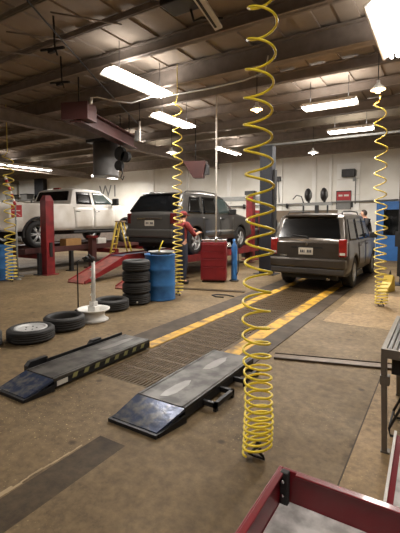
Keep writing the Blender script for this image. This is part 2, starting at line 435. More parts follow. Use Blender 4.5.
# ------------------------------------------------------------ grates, yellow strips, tracks
bm = BM()
gw, gl = PX1-PX0-0.01, 0.325
box(bm, 0, gw, 0, .012, -.03, 0); box(bm, 0, gw, gl-.012, gl, -.03, 0); box(bm, 0, .025, 0, gl, -.03, 0); box(bm, gw-.025, gw, 0, gl, -.03, 0)
for k in range(1, 19):
    x = gw*k/19; box(bm, x-.009, x+.009, 0.012, gl-.012, -.03, -.001)
box(bm, 0, gw, gl/2-.007, gl/2+.007, -.028, -.002)
g0 = obj('floor_grate', bm, 'grate'); g0.location = (PX0+.005, PY0+.005, 0)
tag(g0, 'brown steel slotted grate section between the two lane strips', 'floor grate', 'grate sections over the lane trench')
ORD = ['', 'second', 'third', 'fourth', 'fifth', 'sixth', 'seventh', 'eighth', 'ninth', 'tenth', 'eleventh', 'twelfth', 'thirteenth', 'fourteenth', 'fifteenth', 'sixteenth']
for k in range(1, 24):
    c = g0.copy(); C.objects.link(c); c.location = (PX0+.005, PY0+.005+k*.33, 0)
    if k < 16: c['label'] = ORD[k] + ' steel grate section counted away from the near ends of the lift decks'
    else: c['label'] = 'steel grate section under the dark grey SUV parked on the lane'
g0['label'] = 'nearest steel grate section, between the two low lift decks'
def strip(name, label, cat, x0, x1, y0, y1, m, z=.01):
    bm = BM(); box(bm, x0, x1, y0, y1, .0005, z); return tag(obj(name, bm, m), label, cat)
strip('painted_strip', 'worn yellow steel strip on right side of lane running under dark SUV', 'yellow strip', -2.10, -1.91, 3.62, 12.4, 'yellow_worn')
strip('painted_strip', 'worn yellow steel strip along left side of the lane grates', 'yellow strip', -3.07, -2.91, 3.56, 12.4, 'yellow_worn')
strip('wheel_track', 'dark steel wheel track right of the right yellow strip', 'wheel track', -1.905, -1.66, 3.62, 12.4, 'track')
strip('wheel_track', 'dark steel wheel track left of the left yellow strip', 'wheel track', -3.42, -3.075, 3.56, 12.4, 'track')
# floor channel (cross trench cover)
def channel(label, a, b, wd):
    a, b = Vector(a), Vector(b); d = b-a
    t = thing('floor_channel', label, 'floor channel', (a.x, a.y, 0), math.atan2(d.y, d.x))
    l = d.length
    bm = BM(); box(bm, 0, l, -wd/2, wd/2, .0005, .012); obj('cover', bm, 'channel', t)
    bm = BM(); box(bm, 0, l, wd/2-.012, wd/2, .012, .02); box(bm, 0, l, -wd/2, -wd/2+.012, .012, .022); obj('lip', bm, 'track', t)
channel('brown metal floor channel running from right lift deck to the grey table', (-1.56, 4.08, 0), (.2, 4.6, 0), .17)
channel('dark floor channel crossing in front of red cabinet', (-5.3, 6.9, 0), (-3.5, 7.4, 0), .12)

# ------------------------------------------------------------ low lift decks with ramps
def deck(label, x0, x1, ya, yb, yr, right):
    W = x1-x0; L = yb-ya
    t = thing('lift_deck', label, 'lift deck', (x0, ya, 0))
    H = .11
    bm = BM(); box(bm, 0, W, 0, L, H-.03, H); box(bm, .02, .035, 0, L, H, H+.006); box(bm, W-.035, W-.02, 0, L, H, H+.006)
    obj('deck_plate', bm, 'deck', t, .004)
    for (a, b) in (((.05, .45), (.72, 1.12)) if right else ((.75, 1.3),)):
        bm = BM(); prism(bm, [(W*.40, a), (W*.52, a+.03), (W*.58, a+.12), (W*.58, b-.1), (W*.50, b), (W*.42, b-.04), (W*.37, b-.15), (W*.36, a+.1)], H, H+.002, 'Z'); obj('wet_sheen', bm, 'deck_sheen', t)  # pale streaks paint the wet reflection onto the deck plate
    bm = BM(); box(bm, .0, .03, 0, L, .02, H-.03); box(bm, W-.03, W, 0, L, .02, H-.03); box(bm, .03, W-.03, .0, .02, .02, H-.03); box(bm, .03, W-.03, L-.02, L, .02, H-.03)
    box(bm, .08, W-.08, .1, L-.1, 0, H-.03)
    obj('side_frame', bm, 'side_rail', t)
    # ramp
    Lr = ya - yr
    wn = W-.05 if right else W-.02
    bm = BM(); hexa(bm, [(.0, -Lr, .012), (wn, -Lr, .012), (W, -.005, .085), (.0, -.005, .085), (.0, -Lr, .035), (wn, -Lr, .035), (W, -.005, H-.005), (.0, -.005, H-.005)])
    rp = obj('ramp', bm, 'blue_ramp', t)
    bm = BM(); box(bm, -.02, wn+.015, -Lr-.025, -Lr+.025, .003, .03); box(bm, -.02, .0, -Lr, -.01, .002, .03); hexa(bm, [(wn, -Lr, .002), (wn+.02, -Lr, .002), (W+.02, -.01, .002), (W, -.01, .002), (wn, -Lr, .03), (wn+.02, -Lr, .03), (W+.02, -.01, .06), (W, -.01, .06)])
    obj('ramp_frame', bm, 'side_rail', rp)
    if right:
        for yy in (.25, .8):
            bm = BM()
            box(bm, W+.001, W+.13, yy, yy+.03, .03, .07); box(bm, W+.10, W+.13, yy, yy+.32, .03, .07); box(bm, W+.001, W+.13, yy+.29, yy+.32, .03, .07); box(bm, W+.10, W+.13, yy, yy+.03, 0, .03); box(bm, W+.10, W+.13, yy+.29, yy+.32, 0, .03)
            obj('side_bracket', bm, 'side_rail', t)
    else:
        bm = BM(); box(bm, W+.0005, W+.003, .03, .15, .03, H-.035); obj('label_plate', bm, 'label_white', t)
        for k in range(8):
            bm = BM(); y0 = .2 + k*.14; prism(bm, [(y0, .045), (y0+.055, .045), (y0+.075, .09), (y0+.02, .09)], W+.0005, W+.003, 'X'); obj('hazard_patch', bm, 'label_yellow', t)
        bm = BM(); box(bm, -.045, -.035, .25, L, .06, H+.018); box(bm, -.05, .0, .25, .28, .03, .08)
        obj('wheel_guard', bm, 'side_rail', t)
        bm = BM(); prism(bm, [(.05, H), (.28, H), (.28, H+.035), (.09, H+.035)], -.11, -.055, 'X'); box(bm, -.11, -.055, .05, .28, .0, H); obj('rail_stop', bm, 'side_rail', t)
        bm = BM(); prism(bm, [(.85, H), (1.02, H), (1.02, H+.035), (.89, H+.035)], -.11, -.055, 'X'); box(bm, -.11, -.055, .85, 1.02, .0, H); obj('rail_stop', bm, 'side_rail', t)
    return t
deck('low lift deck right of the grates with blue ramp and painted pale wet sheen', -2.10, -1.62, 2.38, 3.64, 2.09, True)
deck('low lift deck left of the grates with hazard patches on its side', -3.34, -2.93, 2.2, 3.55, 1.92, False)

# ------------------------------------------------------------ coiled hoses
def coil(label, base, ztop, rad, wire, pitch, m, lean=(0, 0), hook=True, sag=0.0, z0=.06, zstr=None, phase=0.0):
    t = thing('coiled_air_hose', label, 'air hose', (base[0], base[1], 0))
    pts = []; z = z0; a = phase; n = 20
    while z < ztop:
        p = pitch(z)
        z += p/n; a += 2*PI/n
        q = rad*(1 + (0.06 if z < z0+.25 else 0))
        til = sag * math.cos(a) * max(0, 1-(z-z0)/.35)
        wob = .012*math.sin(z*5.1)
        pts.append((q*math.cos(a) + lean[0]*z + wob, -q*math.sin(a) + lean[1]*z, z + til))
    bm = BM(); tube(bm, pts, wire, 8); obj('hose_coil', bm, m, t)
    tx, ty = lean[0]*ztop, lean[1]*ztop
    if zstr:
        bm = BM(); tube(bm, [pts[-1], (tx, ty, ztop+.08), (tx, ty, zstr)], wire*.7, 6); obj('lead_pipe', bm, m, t)
    if hook:
        bm = BM()
        tube(bm, [(0.0, 0, z0+.02), (-.03, 0, z0-.015), (-.055, .0, .022), (-.02, .01, .012), (.05, .01, .012), (.045, .0, .035), (.01, 0, .055), (.03, 0, z0+.02)], .009, 8)
        tube(bm, [(.0, 0, z0+.02), (.02, 0, z0+.07)], .016, 8)
        obj('coupling', bm, 'steel_dark', t)
    return t
def lerp_table(tb):
    def f(z):
        if z <= tb[0][0]: return tb[0][1]
        for (a, b), (c, d) in zip(tb, tb[1:]):
            if z <= c: return b + (d-b)*(z-a)/(c-a)
        return tb[-1][1]
    return f
coil('large bright yellow coiled hose hanging in the middle foreground', (-.97, 2.24), 4.3, .086, .0078,
     lerp_table([(0, .036), (.3, .044), (.55, .06), (.8, .095), (1.0, .12), (1.5, .135), (2.2, .16), (3.2, .205)]), 'hose', sag=.03, zstr=4.56, phase=1.7)
coil('yellow coiled hose hanging by the right column next to dark SUV', (-.88, 7.46), 3.6, .098, .011,
     lerp_table([(0, .045), (.3, .06), (.7, .12), (1.3, .16), (2.2, .25), (3.2, .32)]), 'hose_old', zstr=3.66, sag=.02, lean=(-.03, .01))
coil('yellow coiled hose hanging beside the blue drum and tyre stack', (-4.50, 6.36), 3.85, .09, .011,
     lerp_table([(0, .055), (.5, .08), (1.0, .11), (1.7, .14), (2.4, .2), (3.2, .26)]), 'hose_old', zstr=4.56)
coil('dull coiled hose at the left edge in front of blue drum', (-9.03, 5.62), 3.1, .12, .013,
     lerp_table([(0, .075), (.6, .09), (.9, .15), (1.6, .24), (2.4, .2), (3.2, .26)]), 'hose_old', zstr=4.3)

# ------------------------------------------------------------ tyres, rims, drums
def tyre_bm(ro, ri, wd, flat=True):
    bm = BM()
    h = wd/2
    pr = [(ri, -h*.7), (ri+.02, -h*.85), (ri+(ro-ri)*.5, -h), (ro-.03, -h*.93), (ro-.006, -h*.72)]
    for k in range(5):
        a = -h*.66 + k*h*.33
        pr += [(ro, a-.0), (ro, a+h*.22), (ro-.008, a+h*.24), (ro-.008, a+h*.31)] if k < 4 else [(ro, a)]
    pr += [(ro-.006, h*.72), (ro-.03, h*.93), (ri+(ro-ri)*.5, h), (ri+.02, h*.85), (ri, h*.7), (ri+.015, 0)]
    lathe(bm, pr, 40, closed=True)
    return bm
def floor_tyre(label, loc, ro, ri, wd, rim=None, tilt=0, group=None):
    t = thing('tyre', label, 'tyre', loc, random.random()*6, group)
    o = obj('rubber_ring', tyre_bm(ro, ri, wd), 'rubber', t); o.location = (0, 0, wd/2)
    if rim:
        bm = BM(); lathe(bm, [(ri+.012, wd*.36), (ri+.012, wd*.44), (ri-.015, wd*.46), (ri-.03, wd*.34), (ri*.5, wd*.30), (.06, wd*.34), (.001, wd*.34)], 32)
        r = obj('rim', bm, rim, t); r.location = (0, 0, wd/2)
        bm = BM()
        for k in range(5):
            a = k*2*PI/5; lathe(bm, [(.012, 0), (.012, .012), (.001, .012)], 8, origin=(.07*math.cos(a), .07*math.sin(a), wd*.31))
        n = obj('lug_nuts', bm, 'steel_dark', r)
    return t
floor_tyre('black tyre lying flat, cut off by the left edge', (-4.70, 2.44, 0), .29, .2, .2)
floor_tyre('black tyre lying flat with a pale steel rim inside', (-4.46, 3.02, 0), .29, .19, .17, 'rim_silver')
floor_tyre('empty black tyre lying flat beside the white rim stand', (-4.53, 3.60, 0), .285, .19, .19)
floor_tyre('black tyre lying flat behind the white rim stand', (-4.80, 4.80, 0), .30, .18, .19)
tb = tyre_bm(.255, .15, .20); me0 = None
for k, (dx, dy, lab) in enumerate(((0, 0, 'bottom black tyre of the stack beside the blue drum'), (.01, -.01, 'second tyre from the floor in the stack'), (-.015, .01, 'third tyre from the floor with a white sticker spot'), (.0, .0, 'top black tyre of the stack beside the blue drum'))):
    if k == 0:
        o = obj('tyre', tb, 'rubber'); o0 = o
    else:
        o = o0.copy(); C.objects.link(o)
    o.location = (-4.74+dx, 5.38+dy, .1+k*.202+.0)
    tag(o, lab, 'tyre', 'stacked tyres')
tag(obj('sticker', (lambda b: (lathe(b, [(.018, 0), (.018, .004), (.001, .004)], 12), b)[1])(BM()), 'label_white', o0), None, None)
bpy.data.objects['sticker'].location = (.18, -.19, -.03); bpy.data.objects['sticker'].rotation_euler = (R(90), 0, R(45))

def drum(label, loc):
    t = thing('steel_drum', label, 'drum', loc)
    r = .29; pr = [(r-.01, .0), (r+.008, .012), (r, .03)]
    for zc in (.29, .59): pr += [(r, zc-.03), (r+.013, zc), (r, zc+.03)]
    pr += [(r, .85), (r+.01, .865), (r+.004, .88), (r-.012, .875), (r-.014, .855), (.001, .855)]
    bm = BM(); lathe(bm, pr, 40); obj('drum_body', bm, 'blue', t)
    bm = BM(); lathe(bm, [(.03, .855), (.03, .87), (.001, .87)], 12, origin=(.17, .05, 0)); lathe(bm, [(.02, .855), (.02, .867), (.001, .867)], 12, origin=(-.17, -.05, 0)); obj('bung', bm, 'steel_dark', t)
    return t
drum('blue steel drum behind the tyre stack with an oil pan on top', (-4.62, 5.93, 0))
drum('blue steel drum at the left edge behind the coiled hose', (-9.60, 5.70, 0))
# pan with wooden handle brush on the drum
t = thing('drain_pan', 'grey drain pan resting on blue drum beside tyre stack', 'pan', (-4.58, 5.92, .882))
bm = BM(); lathe(bm, [(.001, .003), (.2, .003), (.25, .05), (.255, .052), (.205, .0), (.001, .0)], 28); obj('pan_bowl', bm, 'grey_paint', t)
b = thing('brush', 'brush with yellow handle sticking up from the drain pan', 'brush', (-4.64, 5.92, .89))
bm = BM(); tube(bm, [(0, 0, .03), (.02, .05, .16), (.05, .08, .24)], [.012, .01, .013], 8); obj('handle', bm, 'hose', b)
bm = BM(); box(bm, -.06, .03, -.03, .03, 0, .035); obj('bristles', bm, 'plastic', b, .005)

# white rim on its stand pole
t = thing('bare_wheel', 'white steel rim lying on floor with white pole standing in it', 'wheel rim', (-4.50, 4.12, 0))
bm = BM(); lathe(bm, [(.215, .0), (.225, .015), (.19, .03), (.165, .07), (.165, .11), (.20, .15), (.24, .165), (.245, .185), (.235, .185), (.19, .165), (.155, .12), (.155, .07), (.001, .065)], 40); obj('rim_barrel', bm, 'rim_white', t)
t = thing('floor_stand', 'white upright pole stand rising from the white rim', 'stand', (-4.50, 4.12, .072))
bm = BM(); box(bm, -.1, .1, -.07, .07, 0, .02); box(bm, -.08, .08, -.05, .05, .02, .15); box(bm, -.05, .05, -.045, .045, .15, .22); obj('base_block', bm, 'rim_white', t, .008)
bm = BM(); tube(bm, [(0, 0, .2), (0.01, 0, .84)], [.034, .026], 16)
for k in range(4): box(bm, -.055, -.02, -.012, .012, .3+k*.13, .33+k*.13)
obj('pole', bm, 'rim_white', t)
bm = BM(); box(bm, -.17, .03, -.03, .03, .82, .86); tube(bm, [(-.16, 0, .86), (-.1, .02, .93), (-.02, .01, .88)], .014, 8); tube(bm, [(-.05, 0, .84), (-.08, -.05, .90), (-.19, -.02, .87)], .018, 8); lathe(bm, [(.03, .85), (.035, .89), (.001, .91)], 12)
obj('clamp_head', bm, 'plastic', t)
t = thing('thin_stand', 'thin black rod stand beside the white rim stand', 'stand', (-5.2, 4.42, 0))
bm = BM(); tube(bm, [(0, 0, .02), (0, 0, .84), (.05, 0, .86)], .011, 8); obj('rod', bm, 'plastic', t)
bm = BM(); lathe(bm, [(.06, 0), (.06, .015), (.015, .03), (.001, .03)], 16); obj('foot', bm, 'plastic', t)

# ------------------------------------------------------------ vehicles
def car_body(P):
    """loft: P has L, W, roof, belt(x), top(x), zb, axles, rw; local x forward, y left."""
    L = P['L']; hw = P['W']/2
    ax = P['axles']; ra = P['rarch']; zc = P['r']
    def plan(x):
        e = P.get('round', .35); k = 1.0
        d0, d1 = x, L-x
        if d0 < e: k -= P.get('tuck0', .05)*(1-d0/e)**2
        if d1 < .7: k -= P.get('tuck1', .13)*(1-d1/.7)**2
        return hw*k
    def zb(x):
        z = P['sill']
        if x < .25: z += P.get('lift0', .10)*(1-x/.25)
        if x > L-.4: z += .08*(x-L+.4)/.4
        for a in ax:
            d = abs(x-a)
            if d < ra: z = max(z, zc + math.sqrt(ra*ra-d*d))
        return z
    def sy(x, z):
        b = P['belt']; s = plan(x)
        if z <= b:
            u = (z-P['sill'])/(b-P['sill'])
            return s*(1 - .045*(1-min(1, u*2.2))**2 - .02*max(0, u-.6)/.4)
        u = (z-b)/(P['roof']-b)
        return s*(.98 - P.get('tumble', .16)*u)
    P['sy'] = sy; P['zb'] = zb
    xs = set([0, L]); n = int(L/.07)
    for i in range(n+1): xs.add(round(i*L/n, 3))
    for a in ax:
        for k in range(-6, 7): xs.add(round(min(L, max(0, a+ra*math.sin(k*PI/12))), 3))
        xs.add(round(a-ra-.004, 3)); xs.add(round(a+ra+.004, 3))
    for k in P['keys']: xs.add(k)
    xs = sorted(x for x in xs if 0 <= x <= L)
    bm = BM(); rings = []
    for x in xs:
        z0, zt = zb(x), P['top'](x); b = P['belt']
        half = []
        zm = min(b, zt-.06)
        for k in range(7): z = z0+(zm-z0)*k/6; half.append((sy(x, z), z))
        for k in range(1, 5):
            z = zm+(zt-.05-zm)*k/4; half.append((sy(x, z), z))
        s = sy(x, zt-.05)
        bed = P.get('bed')
        if bed and bed[0] < x < bed[1]:
            half += [(s-.01, zt-.01), (s-.03, zt), (s-.09, zt), (s-.1, zt-.05), (s-.1, zt-.5), (.0, zt-.5)]
        else:
            half += [(s-.012, zt-.02), (s-.04, zt-.003), (s-.14, zt+.012), (s*.6, zt+.026), (s*.3, zt+.032), (0, zt+.034)]
        ring = [(y, z) for y, z in half]
        ring = ring + [(-y, z) for y, z in half[-2::-1]]
        # floor pan
        rings.append([bm.verts.new((x, y, z)) for y, z in ring])
    m = len(rings[0])
    for i in range(len(rings)-1):
        for k in range(m-1):
            f = bm.faces.new((rings[i][k], rings[i+1][k], rings[i+1][k+1], rings[i][k+1])); f.smooth = True
        # underside, kept high above the wheel wells
        f = bm.faces.new((rings[i][m-1], rings[i+1][m-1], rings[i+1][0], rings[i][0]))
    for r in (rings[0], rings[-1]): bm.faces.new(r)
    return bm
def patch(P, side, quad_pts, off=.006, nx=8, nz=5, depth=.012):
    """pane following the body side; quad_pts = rear-bottom, front-bottom, front-top, rear-top (x,z)"""
    a, b, c, d = quad_pts; bm = BM(); g = []; g2 = []
    for j in range(nz+1):
        row = []; row2 = []
        for i in range(nx+1):
            u, v = i/nx, j/nz
            x = (a[0]*(1-u)+b[0]*u)*(1-v)+(d[0]*(1-u)+c[0]*u)*v
            z = (a[1]*(1-u)+b[1]*u)*(1-v)+(d[1]*(1-u)+c[1]*u)*v
            y = P['sy'](x, z)
            row.append(bm.verts.new((x, side*(y+off), z))); row2.append(bm.verts.new((x, side*(y+off-depth), z)))
        g.append(row); g2.append(row2)
    for j in range(nz):
        for i in range(nx):
            f = bm.faces.new((g[j][i], g[j][i+1], g[j+1][i+1], g[j+1][i])); f.smooth = True
            bm.faces.new((g2[j][i], g2[j+1][i], g2[j+1][i+1], g2[j][i+1]))
    def edge(p, q): 
        for i in range(len(p)-1): bm.faces.new((p[i], q[i], q[i+1], p[i+1]))
    edge(g[0], g2[0]); edge(g[-1], g2[-1]); edge([r[0] for r in g], [r[0] for r in g2]); edge([r[-1] for r in g], [r[-1] for r in g2])
    return bm
def face_patch(pts, th):
    """thin slab: 4 corners, extruded along their normal"""
    v = [Vector(p) for p in pts]; n = (v[1]-v[0]).cross(v[3]-v[0]).normalized()*th
    bm = BM(); hexa(bm, [tuple(p) for p in v] + [tuple(p+n) for p in v]); return bm
def wheel(t, x, side, r, wd, y, spokes=5, rim='rim_silver'):
    w_ = obj('wheel', (lambda b: (lathe(b, [(r*.62, -wd/2), (r*.8, -wd/2-.008), (r*.96, -wd/2+.01), (r, -wd/2+.03), (r, wd/2-.03), (r*.96, wd/2-.01), (r*.8, wd/2+.008), (r*.62, wd/2), (r*.60, 0)], 36, 'Y', closed=True), b)[1])(BM()), 'rubber', t)
    w_.location = (x, y, r)
    bm = BM()
    s = side
    lathe(bm, [(r*.63, s*wd/2), (r*.60, s*(wd/2-.015)), (r*.57, s*(wd/2-.09)), (r*.57, -s*.05), (r*.62, -s*.09)], 32, 'Y', caps=False)
    lathe(bm, [(.001, s*(wd/2-.01)), (.05, s*(wd/2-.015)), (.06, s*(wd/2-.06)), (.001, s*(wd/2-.08))], 16, 'Y')
    for k in range(spokes):
        a = 2*PI*k/spokes
        for da in (-.12, .12):
            ca, sa = math.cos(a+da), math.sin(a+da)
            p0 = Vector((.04*ca, s*(wd/2-.03), .04*sa)); p1 = Vector((r*.585*ca, s*(wd/2-.035), r*.585*sa))
            tube(bm, [p0, p1], [.02, .016], 6)
    rm = obj('rim', bm, rim, w_)
    bm = BM(); lathe(bm, [(r*.42, -s*.03), (r*.42, s*.0), (.001, s*.0)], 20, 'Y'); obj('brake_disc', bm, 'steel_dark', w_)
    return w_
def arch_liner(P, a, side):
    """dark wheel well"""
    bm = BM(); r = P['rarch']-.012; zc = P['r']; hw = P['W']/2
    n = 14; A = []; B = []
    for k in range(n+1):
        th = PI*k/n; A.append(bm.verts.new((a+r*math.cos(th), side*(hw-.06), zc+r*math.sin(th)))); B.append(bm.verts.new((a+r*math.cos(th), side*(hw-.42), zc+r*math.sin(th))))
    for k in range(n): bm.faces.new((A[k], A[k+1], B[k+1], B[k]))
    bm.faces.new(B)
    return bm
def add_door(P, t, side, q, handle=None, m=None):
    d = obj('door', patch(P, side, q, off=.008, nx=8, nz=8), m or P['paint'], t)
    if handle:
        x, z = handle; y = side*(P['sy'](x, z)+.008)
        bm = BM(); tube(bm, [(x-.09, y, z), (x-.07, y+side*.035, z), (x+.07, y+side*.035, z), (x+.09, y, z)], .012, 8); obj('door_handle', bm, P['handle'], d)
    return d
def plate(t, x, y, z, m='plate'):
    p = bxo('licence_plate', (x-.012, x, y-.155, y+.155, z-.075, z+.075), m, t, .003)
    bm = BM()
    for k, w_ in enumerate((.026, .026, .02, .0, .026, .026, .026)):
        if w_: box(bm, x-.0145, x-.0125, y+.105-k*.036-w_/2, y+.105-k*.036+w_/2, z-.03, z+.03)
    obj('plate_characters', bm, 'ink', p)

def suv(label, loc, rz, P):
    t = thing('suv', label, 'car', loc, rz)
    obj('body', car_body(P), P['paint'], t)
    L, W, r = P['L'], P['W'], P['r']; hw = W/2; sy = P['sy']
    for a in P['axles']:
        for s in (-1, 1):
            wheel(t, a, s, r, .23, s*(hw-.135), P.get('spokes', 5))
            obj('wheel_well', arch_liner(P, a, s), 'plastic', t)
    return t

def piece(tb):
    def f(x):
        if x <= tb[0][0]: return tb[0][1]
        for (a, b), (c, d) in zip(tb, tb[1:]):
            if x <= c:
                u = (x-a)/(c-a) if c > a else 1
                return b+(d-b)*u
        return tb[-1][1]
    return f

# --- dark grey compact SUV on the lane, seen from behind
P = dict(L=4.41, W=1.66, belt=1.02, roof=1.62, sill=.33, r=.345, rarch=.40, axles=(.93, 3.565), paint='suv_dark', handle='suv_dark', tumble=.15, tuck0=.05, lift0=.02,
         keys=(.02, .05, .10, .20, .30, .42), spokes=5)
P['top'] = piece([(0, .98), (.03, 1.06), (.10, 1.10), (.30, 1.575), (.42, 1.62), (1.2, 1.65), (2.3, 1.64), (2.55, 1.60), (3.25, 1.10), (3.5, 1.06), (4.2, .98), (4.41, .80)])
t = suv('dark grey boxy SUV parked on the lane, seen from behind', (-2.46, 8.28, .011), PI/2, P)
hw = P['W']/2
# tailgate
tg = obj('tailgate', face_patch([(-.004, .68, .62), (-.004, -.68, .62), (-.004, -.68, 1.03), (-.004, .68, 1.03)], .012), P['paint'], t)
bxo('gate_trim', (-.028, -.012, -.34, .34, .915, .945), 'plastic', tg)
plate(t, -.02, .02, .85)
bm = BM(); lathe(bm, [(.028, 0), (.028, .01), (.001, .012)], 16, 'X', origin=(-.028, 0, 0)); o = obj('badge', bm, 'chrome', tg); o.location = (0, 0, 1.0)
bxo('badge', (-.02, -.012, .44, .6, .73, .76), 'chrome', tg)
# rear window (follows slope), wiper
def rx(z): return .10 + (z-1.10)/(1.575-1.10)*.20
obj('rear_window', face_patch([(rx(1.13)-.006, .67, 1.13), (rx(1.13)-.006, -.67, 1.13), (rx(1.53)-.006, -.585, 1.53), (rx(1.53)-.006, .585, 1.53)], .02), 'glass_dark', t)
bm = BM(); tube(bm, [(rx(1.12)-.03, 0, 1.11), (rx(1.16)-.04, .05, 1.16), (rx(1.2)-.03, .35, 1.19)], .01, 6); lathe(bm, [(.03, 0), (.02, .02), (.001, .02)], 12, 'X', origin=(rx(1.1)-.045, 0, 1.11)); obj('wiper', bm, 'plastic', t)
bxo('roof_spoiler', (.2, .38, -.56, .56, 1.585, 1.635), P['paint'], t, .015)
for s in (-1, 1):
    bm = BM(); y0, y1 = s*.655, s*.82
    box(bm, -.02, .10, min(y0, y1), max(y0, y1), .75, 1.12)
    o = obj('tail_light', bm, 'lamp_red', t, .02)
    bm = BM(); box(bm, -.024, -.018, min(y0, y1)+.03, max(y0, y1)-.03, .79, .84); obj('reverse_lens', bm, 'label_white', o)
bm = BM(); box(bm, -.10, .16, -.81, .81, .50, .70); obj('bumper', bm, P['paint'], t, .035)
bm = BM(); box(bm, -.08, .14, -.79, .79, .36, .50); obj('bumper_skirt', bm, 'plastic_grey', t, .03)
bm = BM(); box(bm, .1, .3, -.6, .6, .24, .38); obj('underbody', bm, 'plastic', t)
bm = BM(); tube(bm, [(.35, -.45, .27), (-.03, -.45, .27)], .028, 12); obj('exhaust_pipe', bm, 'chrome', t)
bm = BM(); box(bm, .5, 4.0, -.6, .6, .22, .36); obj('floor_pan', bm, 'plastic', t)
for s in (-1, 1):
    add_door(P, t, s, ((1.32, .42), (2.18, .42), (2.18, 1.0), (1.32, 1.0)), (1.45, .93))
    add_door(P, t, s, ((2.20, .42), (3.10, .42), (3.10, 1.0), (2.20, 1.0)), (2.33, .93))
    obj('side_window', patch(P, s, ((.36, 1.08), (1.20, 1.06), (1.20, 1.53), (.48, 1.53))), 'glass_dark', t)
    obj('side_window', patch(P, s, ((1.27, 1.06), (2.08, 1.06), (2.08, 1.55), (1.27, 1.55))), 'glass_dark', t)
    obj('side_window', patch(P, s, ((2.16, 1.06), (2.95, 1.08), (2.60, 1.55), (2.16, 1.55))), 'glass_dark', t)
    bm = BM(); y = s*.60
    tube(bm, [(.5, y, 1.64), (.58, y, 1.70), (1.4, y, 1.72), (2.2, y, 1.71), (2.34, y, 1.65)], .014, 8); obj('roof_rail', bm, 'plastic', t)
    bm = BM(); y = s*(hw+.10); box(bm, 2.72, 2.84, min(y-.09, y+.09), max(y-.09, y+.09), 1.05, 1.20); box(bm, 2.76, 2.82, min(s*(hw-.1), y), max(s*(hw-.1), y), 1.05, 1.09); obj('mirror', bm, 'plastic', t, .02)
obj('windscreen', face_patch([(3.20, .66, 1.16), (3.20, -.66, 1.16), (2.62, -.58, 1.57), (2.62, .58, 1.57)], -.04), 'glass_dark', t)

# --- grey larger SUV raised on the red lift
P = dict(L=4.74, W=1.72, belt=1.08, roof=1.72, sill=.36, r=.37, rarch=.43, axles=(.96, 3.74), paint='suv_grey', handle='plastic', tumble=.15, tuck0=.09, round=.5, lift0=.10,
         keys=(.02, .05, .12, .3, .5, .6), spokes=5)
P['top'] = piece([(0, 1.04), (.03, 1.12), (.12, 1.16), (.48, 1.64), (.62, 1.69), (1.4, 1.73), (2.4, 1.71), (2.65, 1.66), (3.4, 1.18), (3.7, 1.13), (4.45, 1.02), (4.74, .78)])
t = suv('grey SUV raised on the red ramp lift in the middle bay', (-6.60, 8.05, .56), PI/2, P)
hw = P['W']/2
tg = obj('tailgate', face_patch([(-.004, .66, .66), (-.004, -.66, .66), (-.004, -.66, 1.09), (-.004, .66, 1.09)], .012), P['paint'], t)
bxo('gate_trim', (-.03, -.012, -.42, .42, .98, 1.02), 'chrome', tg)
plate(t, -.02, 0, .88)
def rx(z): return .12 + (z-1.16)/(1.64-1.16)*.36
obj('rear_window', face_patch([(rx(1.18)+.01, .80, 1.18), (rx(1.18)+.01, -.80, 1.18), (rx(1.60)+.01, -.67, 1.60), (rx(1.60)+.01, .67, 1.60)], .055), 'glass_dark', t)
bxo('roof_spoiler', (.38, .6, -.58, .58, 1.66, 1.70), P['paint'], t, .015)
for s in (-1, 1):
    bm = BM(); y0, y1 = s*.66, s*.80
    box(bm, -.01, .12, min(y0, y1), max(y0, y1), .86, 1.14); obj('tail_light', bm, 'lamp_dark', t, .02)
bm = BM(); box(bm, -.09, .2, -.79, .79, .50, .72); obj('bumper', bm, P['paint'], t, .04)
bm = BM(); box(bm, -.05, .2, -.74, .74, .36, .50); obj('bumper_skirt', bm, 'plastic', t, .03)
bm = BM(); box(bm, .3, 4.3, -.66, .66, .22, .38); obj('floor_pan', bm, 'plastic', t)
for s in (-1, 1):
    add_door(P, t, s, ((1.38, .46), (2.28, .46), (2.28, 1.06), (1.30, 1.06)), (1.5, .99))
    add_door(P, t, s, ((2.30, .46), (3.22, .46), (3.22, 1.06), (2.30, 1.06)), (2.45, .99))
    obj('side_window', patch(P, s, ((.56, 1.14), (1.28, 1.13), (1.28, 1.60), (.76, 1.60))), 'glass_dark', t)
    obj('side_window', patch(P, s, ((1.37, 1.13), (2.20, 1.13), (2.14, 1.62), (1.40, 1.62))), 'glass_dark', t)
    obj('side_window', patch(P, s, ((2.28, 1.13), (3.10, 1.15), (2.70, 1.62), (2.24, 1.62))), 'glass_pale', t)
    bm = BM(); y = s*.62
    tube(bm, [(.7, y, 1.69), (.8, y, 1.75), (1.6, y, 1.79), (2.3, y, 1.77), (2.45, y, 1.71)], .016, 8); obj('roof_rail', bm, 'plastic', t)
    bm = BM(); y = s*(hw+.11); box(bm, 2.86, 2.98, min(y-.1, y+.1), max(y-.1, y+.1), 1.12, 1.29); box(bm, 2.90, 2.96, min(s*(hw-.1), y), max(s*(hw-.1), y), 1.12, 1.16); obj('mirror', bm, 'plastic', t, .03)
    bm = BM(); y = s*(hw+.0); box(bm, 1.42, 3.2, min(y-.02, y+.012), max(y-.02, y+.012), .60, .66); obj('side_moulding', bm, 'chrome' if s < 0 else 'plastic', t)
    bm = BM(); y0, y1 = s*.56, s*.76; box(bm, 4.58, 4.72, min(y0, y1), max(y0, y1), .74, .92); obj('headlight', bm, 'label_white', t, .02)
bm = BM(); box(bm, 4.5, 4.80, -.78, .78, .42, .64); obj('front_bumper', bm, P['paint'], t, .05)
obj('windscreen', face_patch([(3.35, .68, 1.24), (3.35, -.68, 1.24), (2.72, -.58, 1.64), (2.72, .58, 1.64)], -.04), 'glass_pale', t)

